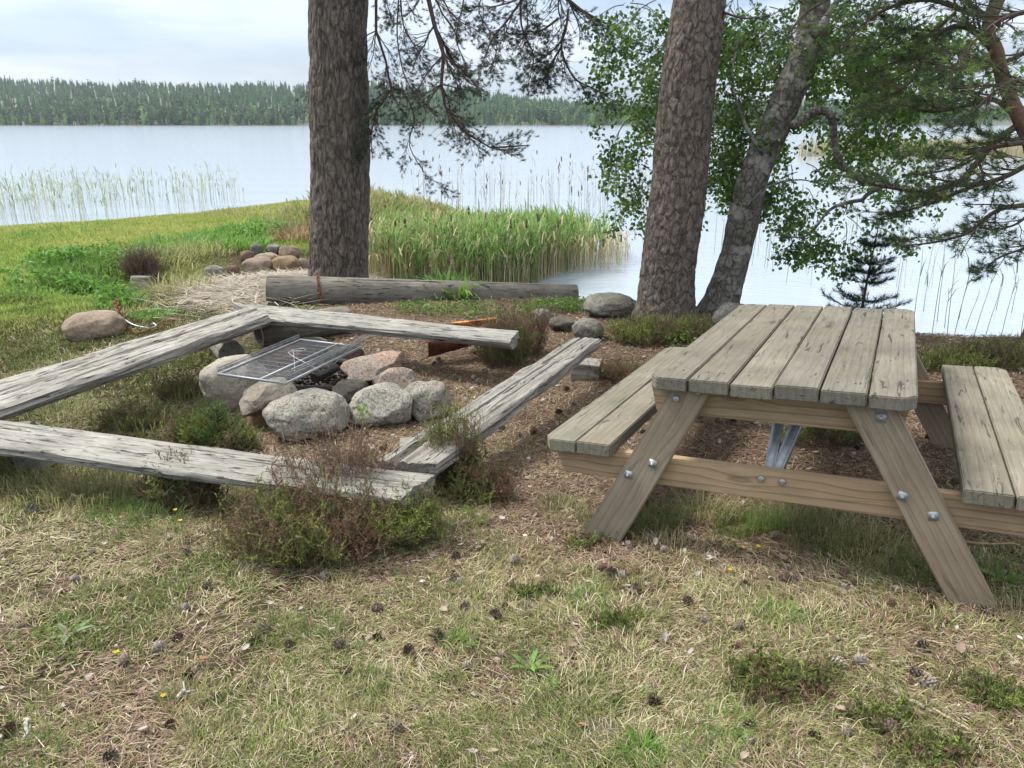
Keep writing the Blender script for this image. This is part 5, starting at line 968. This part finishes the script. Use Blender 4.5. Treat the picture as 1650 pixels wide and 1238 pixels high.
# lingonberry greens by the round log
mb = MB(); 
for px, py, R, n in [(720, 505, .5, 500), (800, 512, .4, 300), (900, 500, .4, 400), (935, 500, .25, 300), (985, 508, .2, 260), (940, 541, .1, 160), (1130, 560, .3, 160), (870, 500, .3, 300), (680, 503, .3, 160), (1140, 505, .15, 80), (1395, 590, .3, 80)]:
    q = gp(px, py); a = rng.random(n)*6.28; rr_ = R*np.sqrt(rng.random(n)); P = gpos(q.x+rr_*np.cos(a), q.y+.45*rr_*np.sin(a), 0); P[:, 2] += .02+.10*rng.random(n); leaves(mb, P, .03, pick(n, [(.14, .26, .05), (.20, .34, .07), (.09, .17, .04)], [2, 1, 2]), .6)
tag(mb.build('lingonberry_leaves', M['leaf']), 'small bright green lingonberry plants by the round log', 'ground plants', kind='stuff')
# lawn on the point
mb = MB(); n = 330000; x = rng.uniform(-15, -1.2, n); y = 5.5+16*rng.random(n)**1.3; w_ = zones(x, y)['lawn']*(land_d(x, y) > .12); x, y = sel(x, y, w_); n = len(x)
ly = sstep(.45, .65, fbm(x, y, .35, 61)*.7+fbm(x, y, 2.5, 62)*.3)[:, None]; cl = pick(n, [(.19, .30, .05), (.25, .35, .07), (.14, .24, .04)], [2, 2, 1])*(1-ly)+pick(n, [(.33, .36, .10), (.28, .35, .08), (.40, .39, .15)], [2, 2, 1])*ly
add_blades(mb, gpos(x, y), (.03+.05*rng.random(n)), .0045+.0004*y, rng.random(n)*6.28, .1+.9*rng.random(n), .2+.8*rng.random(n), cl)
tag(mb.build('lawn_grass', M['grass']), 'mown yellow green grass on the point', 'grass', kind='stuff')
# tall bank vegetation
mb = MB(); BGv = [(.12, .27, .045), (.17, .34, .06), (.23, .38, .10)]; DB = [(.08, .15, .035), (.12, .2, .05)]
for px, py, R, h, n, cols, wd in [(110, 436, .5, .15, 700, BGv, .006), (165, 436, .6, .17, 900, BGv, .006), (130, 462, .45, .2, 500, DB, .009), (160, 478, .35, .2, 400, BGv, .010), (195, 492, .25, .18, 300, BGv, .008), (60, 475, .3, .14, 160, BGv, .009), (10, 480, .3, .12, 120, DB, .008),
     (300, 396, .8, .20, 700, BGv, .007), (370, 380, .7, .20, 600, BGv, .007), (330, 405, .5, .2, 300, PG, .006), (250, 425, .6, .25, 400, PG, .006), (420, 372, .7, .25, 600, BGv, .007), (465, 365, .6, .30, 400, PG, .006), (480, 385, .5, .35, 400, [(.3, .2, .12), (.36, .28, .16)], .006), (395, 398, .4, .25, 300, BGv, .008),
     (180, 420, .8, .22, 600, DB, .006), (250, 512, .22, .1, 300, BGv, .006), (205, 500, .25, .1, 200, PG, .006), (290, 470, .4, .3, 300, PG, .006), (500, 340, .6, .2, 300, PG, .006), (120, 378, 1.0, .15, 300, BGv, .006), (690, 470, .5, .25, 260, DB, .02), (730, 475, .3, .3, 120, BGv, .02), (400, 345, .9, .15, 300, PG, .006), (560, 0, 0, 0, 0, PG, 0)]:
    if n: tuft(px, py, R, h, int(n*.9), cols, wd, None, .8)
for px, py, R_, n in [(75, 430, .35, 260), (110, 425, .35, 320), (150, 420, .4, 300), (120, 470, .35, 220), (165, 480, .3, 240), (190, 492, .2, 160), (40, 462, .3, 160), (405, 385, .4, 260), (440, 378, .4, 220), (200, 430, .3, 160)]:
    q = gp(px, py); a = rng.random(n)*6.28; rr_ = R_*np.sqrt(rng.random(n)); P = gpos(q.x+rr_*np.cos(a), q.y+.6*rr_*np.sin(a), 0); P[:, 2] += .04+.20*rng.random(n); leaves(mb, P, .075, pick(n, BGv+[(.10, .24, .05)], [1]*4), .42)
tag(mb.build('bank_grass', M['grass']), 'tall lush grass and weeds along the edge of the lawn', 'grass', kind='stuff')
# washed-up reed straw in the cove
mb = MB(); n = 11000; a = rng.random(n)*6.28; k = rng.random(n); x = np.interp(k, [0, .5, 1], [-2.0, -3.0, -2.9])+rng.normal(size=n)*.38; y = np.interp(k, [0, .5, 1], [10.5, 9.6, 8.3])+rng.normal(size=n)*.5
add_blades(mb, gpos(x, y, .01+.10*rng.random(n)**2), (.12+.3*rng.random(n)), .006+.005*rng.random(n), rng.normal(size=n)*.8+np.where(rng.random(n) < .5, 0, np.pi), 1.45+.2*rng.normal(size=n)*.5, .05+.15*rng.random(n), pick(n, [(.44, .39, .32), (.35, .31, .25), (.54, .50, .43), (.24, .2, .16)], [3, 2, 1.5, 1.2]))
tag(mb.build('reed_debris', M['straw']), 'heap of pale washed up reed straw in the cove', 'reed straw', kind='stuff')
# ------------------------------------------------------------------ counted small things
def cone_mesh(seed, col):
    R = random.Random(seed); mb = MB(); Ln, Rd = .045, .016; n = 46
    mb.tube([(0, 0, -Ln*.45), (0, 0, 0), (0, 0, Ln*.45)], [.006, .009, .003], 6, tuple(c_*.45 for c_ in col))
    for k in range(n):
        f = k/n; a = k*2.39996; z = -Ln*.45+Ln*.9*f; r = Rd*(1.15*math.sin(math.pi*(.12+.8*f))**.7); op = .35+.35*R.random(); d = Vector((math.cos(a), math.sin(a), op)).normalized(); s = Vector((-math.sin(a), math.cos(a), 0)); p0 = Vector((math.cos(a)*.005, math.sin(a)*.005, z)); w0 = .0062
        tip = p0+d*r*1.2; up = d.cross(s)*.002; sh = R.uniform(.7, 1.3)
        V = [p0-s*.002, p0+s*.002, tip+s*w0*.7, tip-s*w0*.7, tip+d*.003+up]; c_ = [tuple(q*.5*sh for q in col)]*2+[tuple(q*sh for q in col)]*2+[tuple(min(.8, q*1.7*sh) for q in col)]
        mb.add2(V, [(0, 1, 2, 3)], [(3, 2, 4)], np.array(c_)); mb.add2([v_+Vector((0, 0, .0014)) for v_ in V], [(3, 2, 1, 0)], [(4, 2, 3)], np.array(c_))
    me_o = mb.build('pine_cone', M['cone']); return me_o
protos = [cone_mesh(1, (.16, .10, .075)), cone_mesh(2, (.20, .16, .13)), cone_mesh(3, (.11, .075, .06)), cone_mesh(4, (.24, .21, .18))]
def sit(o, px=None, py=None, xy=None, dz=.012, rot=None, sc_=1.0):
    q = gp(px, py) if xy is None else Vector((xy[0], xy[1], Hs(*xy))); o.location = (q.x, q.y, q.z+dz*sc_); o.rotation_euler = rot if rot else (1.57+rnd.uniform(-.5, .5), rnd.uniform(-.4, .4), rnd.random()*6.28); o.scale = (sc_,)*3; return o
CP = [(305, 1098), (203, 1073), (985, 930), (968, 922), (1005, 935), (845, 983), (1280, 940), (1360, 932), (1108, 978), (1025, 955), (848, 1000), (1185, 1048), (1206, 1085), (1265, 940), (1585, 993), (1500, 985), (1535, 968), (1475, 1095), (1490, 1110), (1460, 1105), (1382, 1075), (1345, 1080), (1280, 1110), (1260, 1125), (1210, 1178), (1430, 1185),
      (1420, 1180), (1350, 1195), (1365, 1190), (1055, 1140), (1045, 1196), (1210, 1070), (560, 1090), (735, 940), (740, 945), (650, 815), (610, 990), (255, 1055), (410, 1040), (150, 895), (300, 895), (548, 1050), (580, 1125), (925, 655), (780, 600), (765, 612), (770, 620), (700, 590), (835, 648), (575, 712), (590, 705), (1120, 560), (860, 700), (880, 720),
      (15, 1190), (20, 1180), (800, 1000), (815, 985), (1190, 1020), (1610, 1010), (1130, 1008), (1340, 1075)]
used = set()
def cone_at(**kw):
    k = rnd.randrange(4)
    if k in used: o = protos[k].copy(); C.objects.link(o)
    else: o = protos[k]; used.add(k)
    sit(o, sc_=rnd.uniform(.6, .95), dz=.024, **kw); tag(o, 'small dry open pine cone lying in the litter', 'pine cone', 'fallen pine cones')
for px, py in CP: cone_at(px=px, py=py)
for _ in range(150):
    x, y, r = polar(1, 1.3, 6.5, 1.3, 36); x, y = float(x[0]), float(y[0])
    zz = zones(np.array([x]), np.array([y])); 
    if rnd.random() < .6+.4*float(zz['need'][0]) and float(zz['lawn'][0]) < .2 and land_d(np.array([x]), np.array([y]))[0] > .5: cone_at(xy=(x, y))
for k in range(4):
    if k not in used: sit(protos[k], xy=(.2, 2.0+.1*k)); tag(protos[k], 'small dry open pine cone lying in the litter', 'pine cone', 'fallen pine cones')
# twigs
TW = [((285, 1128), (318, 1118), .006, (.50, .48, .44)), ((80, 873), (140, 877), .004, (.5, .44, .34)), ((1435, 1118), (1500, 1155), .007, (.42, .39, .36)), ((1500, 1150), (1640, 1230), .004, (.45, .38, .28)), ((1115, 1070), (1180, 1140), .003, (.36, .30, .2)), ((1400, 1050), (1520, 1055), .002, (.35, .3, .2)), ((940, 940), (968, 948), .004, (.55, .48, .4)),
      ((40, 1165), (45, 1195), .008, (.45, .43, .40)), ((1010, 895), (1070, 905), .0025, (.40, .34, .26)), ((385, 935), (402, 922), .004, (.55, .5, .42)), ((700, 1035), (740, 1055), .003, (.35, .26, .17)), ((1550, 880), (1640, 885), .006, (.45, .33, .2)), ((615, 1150), (660, 1165), .002, (.3, .25, .18)), ((240, 1100), (280, 1130), .0025, (.35, .33, .28)),
      ((480, 690), (540, 705), .002, (.5, .45, .38)), ((760, 770), (800, 760), .003, (.4, .3, .2)), ((900, 660), (930, 690), .003, (.36, .26, .18)), ((860, 1200), (960, 1230), .002, (.4, .34, .24)), ((780, 440), (800, 470), .003, (.5, .45, .3)), ((1235, 1110), (1255, 1090), .003, (.4, .3, .2))]
TL = ['pale forked twig beside a yellow flower in the left foreground', 'long pale straight twig in the grass at the left', 'thick grey lichened stick by the low heather at lower right', 'long thin stick running to the lower right corner', 'curved thin twig in the middle of the foreground', 'thin pale twig in front of the table\'s right foot', 'short whitish stick among the cones left of the table', 'short thick grey stick at the lower left edge',
      'thin twig in the grass under the table\'s left foot', 'pale split twig below the large heather bush', 'brown twig in the grass at the centre left', 'thick reddish stick under the right picnic seat', 'fine twig lying near the bottom left', 'fine grey twig left of the pale forked one', 'pale thin twig in front of the largest round pit stone', 'brown twig between the right bench and the table', 'short twig under the left picnic seat', 'long fine twig at the bottom centre', 'pale reed twig behind the round log', 'short twig on the low foreground heather']
for (a, b_, r_, col), tl in zip(TW, TL):
    p, q = gp(*a), gp(*b_); n = 5; pts = [p.lerp(q, i/n)+Vector((rnd.uniform(-.01, .01), rnd.uniform(-.01, .01), .012+rnd.uniform(0, .01))) for i in range(n+1)]; mb = MB(); P = smooth_path(pts, 3); mb.tube(P, np.linspace(r_, r_*.5, len(P)), 7, col, rough=.25)
    if rnd.random() < .5: i = len(P)//2; mb.tube([P[i], Vector(P[i])+Vector((rnd.uniform(-.04, .04), .03, .012))], [r_*.6, r_*.3], 5, col)
    tag(mb.build('twig', M['straw'], None, True), tl, 'twig', 'twigs on the ground')
# curled dead leaves and bark chips
def chip_mesh(seed, col, s):
    R = random.Random(seed); mb = MB(); n = 7; V = []
    for i in range(n):
        for j in range(4): u, v_ = i/(n-1)*2-1, j/3*2-1; wv = math.sqrt(max(.04, 1-u*u*.95)); V.append((u*s, v_*wv*s*.55+R.uniform(-.04, .04)*s, s*.22*(v_*v_)+s*.15*math.sin(u*2+seed)+R.uniform(-.03, .03)*s))
    mb.add(V, [(i*4+j, (i+1)*4+j, (i+1)*4+j+1, i*4+j+1) for i in range(n-1) for j in range(3)], col); return mb.build('dead_leaf', M['straw'], None, True)
CH = [chip_mesh(k, c_, s) for k, (c_, s) in enumerate([((.38, .35, .33), .013), ((.36, .29, .23), .015), ((.30, .16, .09), .013), ((.50, .48, .45), .010), ((.26, .20, .16), .018), ((.42, .38, .35), .014)])]
LAB = 'small curled dead leaf lying on the grass litter'
first = [True]*6
for i in range(170):
    if i < 26: px, py = [(232, 1188), (395, 1168), (572, 1170), (1000, 858), (1040, 878), (700, 1040), (770, 890), (775, 935), (778, 885), (300, 975), (435, 980), (500, 1015), (1348, 1035), (1335, 1030), (1070, 1155), (1005, 1052), (920, 1050), (850, 905), (715, 995), (1440, 1080), (1355, 1158), (1500, 1230), (1545, 1060), (1640, 1040), (1175, 1015), (170, 885)][i]; q = gp(px, py); xy = (q.x, q.y)
    else: x, y, r = polar(1, 1.3, 5.5, 1.2, 36); xy = (float(x[0]), float(y[0]))
    k = rnd.randrange(6); o = CH[k]
    if not first[k]: o = CH[k].copy(); C.objects.link(o)
    first[k] = False; sit(o, xy=xy, dz=.022, rot=(rnd.uniform(-.5, .5), rnd.uniform(-.5, .5), rnd.random()*6.28), sc_=rnd.uniform(.7, 1.35)); tag(o, LAB, 'leaf', 'dead leaves on the litter')
# flat half-buried stone in the lower middle
stone((935, 1160, 1000, 1202), 'flat_stone', 'flat brown stone sunk in the grass at the bottom of the picture', 'darkst', 'stone', None, 91, 3, .2, top=.5, bury=.2)
# buttercups and broad-leaved weeds
def flower(px, py, h, lab, nl=5):
    q = gp(px, py); o = empty('buttercup', q, lab, 'flower', 'yellow flowers in the grass'); mb = MB(); tp_ = Vector((rnd.uniform(-.01, .01), rnd.uniform(-.01, .01), h)); mb.tube([(0, 0, 0), tuple(tp_*.5+Vector((.004, 0, 0))), tuple(tp_)], .0011, 5, (.13, .22, .05)); mb.build('stem', M['grass'], o)
    mb = MB()
    for k in range(5): a = k*1.2566; d = Vector((math.cos(a), math.sin(a), .35)); s = Vector((-math.sin(a), math.cos(a), 0)); mb.add([tp_, tp_+d*.006+s*.004, tp_+d*.0105, tp_+d*.006-s*.004], [(0, 1, 2, 3)], (.85, .62, .02))
    mb.build('petals', M['leaf'], o); mb = MB(); P = np.array([(rnd.uniform(-.03, .03), rnd.uniform(-.02, .02), .01+rnd.random()*h*.6) for _ in range(nl*3)]); leaves(mb, P, .014, rcol(len(P), (.10, .22, .05)), .8); mb.build('leaves', M['leaf'], o)
for a in [(292, 862, .07, 'yellow flower, lower of the pair by the dark heather', 9), (287, 850, .085, 'yellow flower, upper of the pair by the dark heather', 8), (184, 1066, .03, 'yellow flower left of centre in the open foreground grass', 3), (261, 1134, .03, 'yellow flower beside the pale twig in the left foreground', 3), (1222, 892, .03, 'yellow flower under the table\'s long cross beam', 3), (1172, 932, .03, 'yellow flower nearest the pine cone in front of the table', 3), (1195, 890, .025, 'smallest yellow flower, left of the one under the cross beam', 2), (281, 820, .06, 'yellow flower bud in front of the nearest bench', 3)]: flower(*a)
def weed(px, py, lab, n, ln, wd, col, up=.6):
    q = gp(px, py); mb = MB()
    for k in range(n):
        a = k*2.4+rnd.random()*.5; d = Vector((math.cos(a), math.sin(a), 0)); s = Vector((-math.sin(a), math.cos(a), 0)); V = []; L_ = ln*rnd.uniform(.7, 1.15); el = up*rnd.uniform(.5, 1.3)
        for i in range(6): f = i/5; w0 = wd*math.sin(math.pi*min(.98, .08+f*.92))**.8; c0 = d*L_*f*math.cos(el*(1-.6*f))+Vector((0, 0, L_*f*math.sin(el)*(1-.35*f)+.004)); V += [c0-s*w0+Vector((0, 0, w0*.4)), c0, c0+s*w0+Vector((0, 0, w0*.4))]
        mb.add(V, [(i*3+j, i*3+j+1, (i+1)*3+j+1, (i+1)*3+j) for i in range(5) for j in range(2)], tuple(c_*rnd.uniform(.8, 1.2) for c_ in col))
    o = mb.build('weed_plant', M['grass'], None, True); o.location = q; tag(o, lab, 'weed', 'broad leaved weeds')
weed(112, 1028, 'pale green broad leaved weed in the left foreground grass', 5, .085, .010, (.20, .30, .13)); weed(852, 1082, 'bright green upright weed below the right bench in the foreground', 6, .08, .009, (.20, .36, .09), 1.0)
weed(1612, 938, 'leafy green weed behind the table\'s right foot', 8, .09, .012, (.13, .27, .06)); weed(1210, 1050, 'tiny bright green weed in the middle foreground', 4, .025, .008, (.17, .36, .08)); weed(1072, 1078, 'tiny round leaved weed left of the curved twig', 4, .025, .008, (.17, .30, .08)); weed(1222, 1158, 'small bright weed under the foreground heather mat', 4, .025, .008, (.17, .32, .08))
q = gp(588, 697); q.y -= .03; o = empty('leafy_seedling', q, 'tiny light green leafy seedling in front of the rounded pit stone', 'seedling'); mb = MB(); P = smooth_path([(0, 0, 0), (.0, -.01, .09), (.01, -.01, .2)], 5); mb.tube(P, .0018, 5, (.2, .15, .1)); mb.build('stem', M['grass'], o); mb = MB(); Pn = np.array([(rnd.uniform(-.035, .035), rnd.uniform(-.03, .03)-.01, .06+.15*rnd.random()) for _ in range(26)]); leaves(mb, Pn, .028, rcol(26, (.24, .38, .10)), .7); mb.build('leaves', M['leaf'], o)
for k, (px, py, hh, dx, dy) in enumerate([(520, 585, .0, .16, .1)]):
    p = at_z(535, 590, .0); mb = MB(); pts = [p, p+Vector((.12, .1, .10)), p+Vector((.26, .15, .16)), p+Vector((.36, .15, .10))]; mb.tube(smooth_path(pts, 6), .003, 5, (.2, .19, .18)); tag(mb.build('twig', M['straw']), 'thin grey curved stick arching over the pinkish slab', 'twig')
# haze over the whole scene
xs_ = (-700, 3400); ys_ = (-60, 3700); zs_ = (-8, 90); V = [(x, y, z) for z in zs_ for y in ys_ for x in xs_]
m = bpy.data.materials.new('haze'); m.use_nodes = True; t = m.node_tree; t.nodes.clear(); o_ = N(t, 'ShaderNodeOutputMaterial'); pv = N(t, 'ShaderNodeVolumePrincipled'); pv.inputs['Color'].default_value = (.78, .88, 1, 1); pv.inputs['Density'].default_value = .00019; pv.inputs['Anisotropy'].default_value = .3
t.links.new(pv.outputs[0], o_.inputs['Volume'])
tag(np_mesh('haze', V, np.array([(0, 2, 3, 1), (4, 5, 7, 6), (0, 1, 5, 4), (2, 6, 7, 3), (0, 4, 6, 2), (1, 3, 7, 5)]), m), 'thin summer haze over the lake', 'haze', kind='stuff')
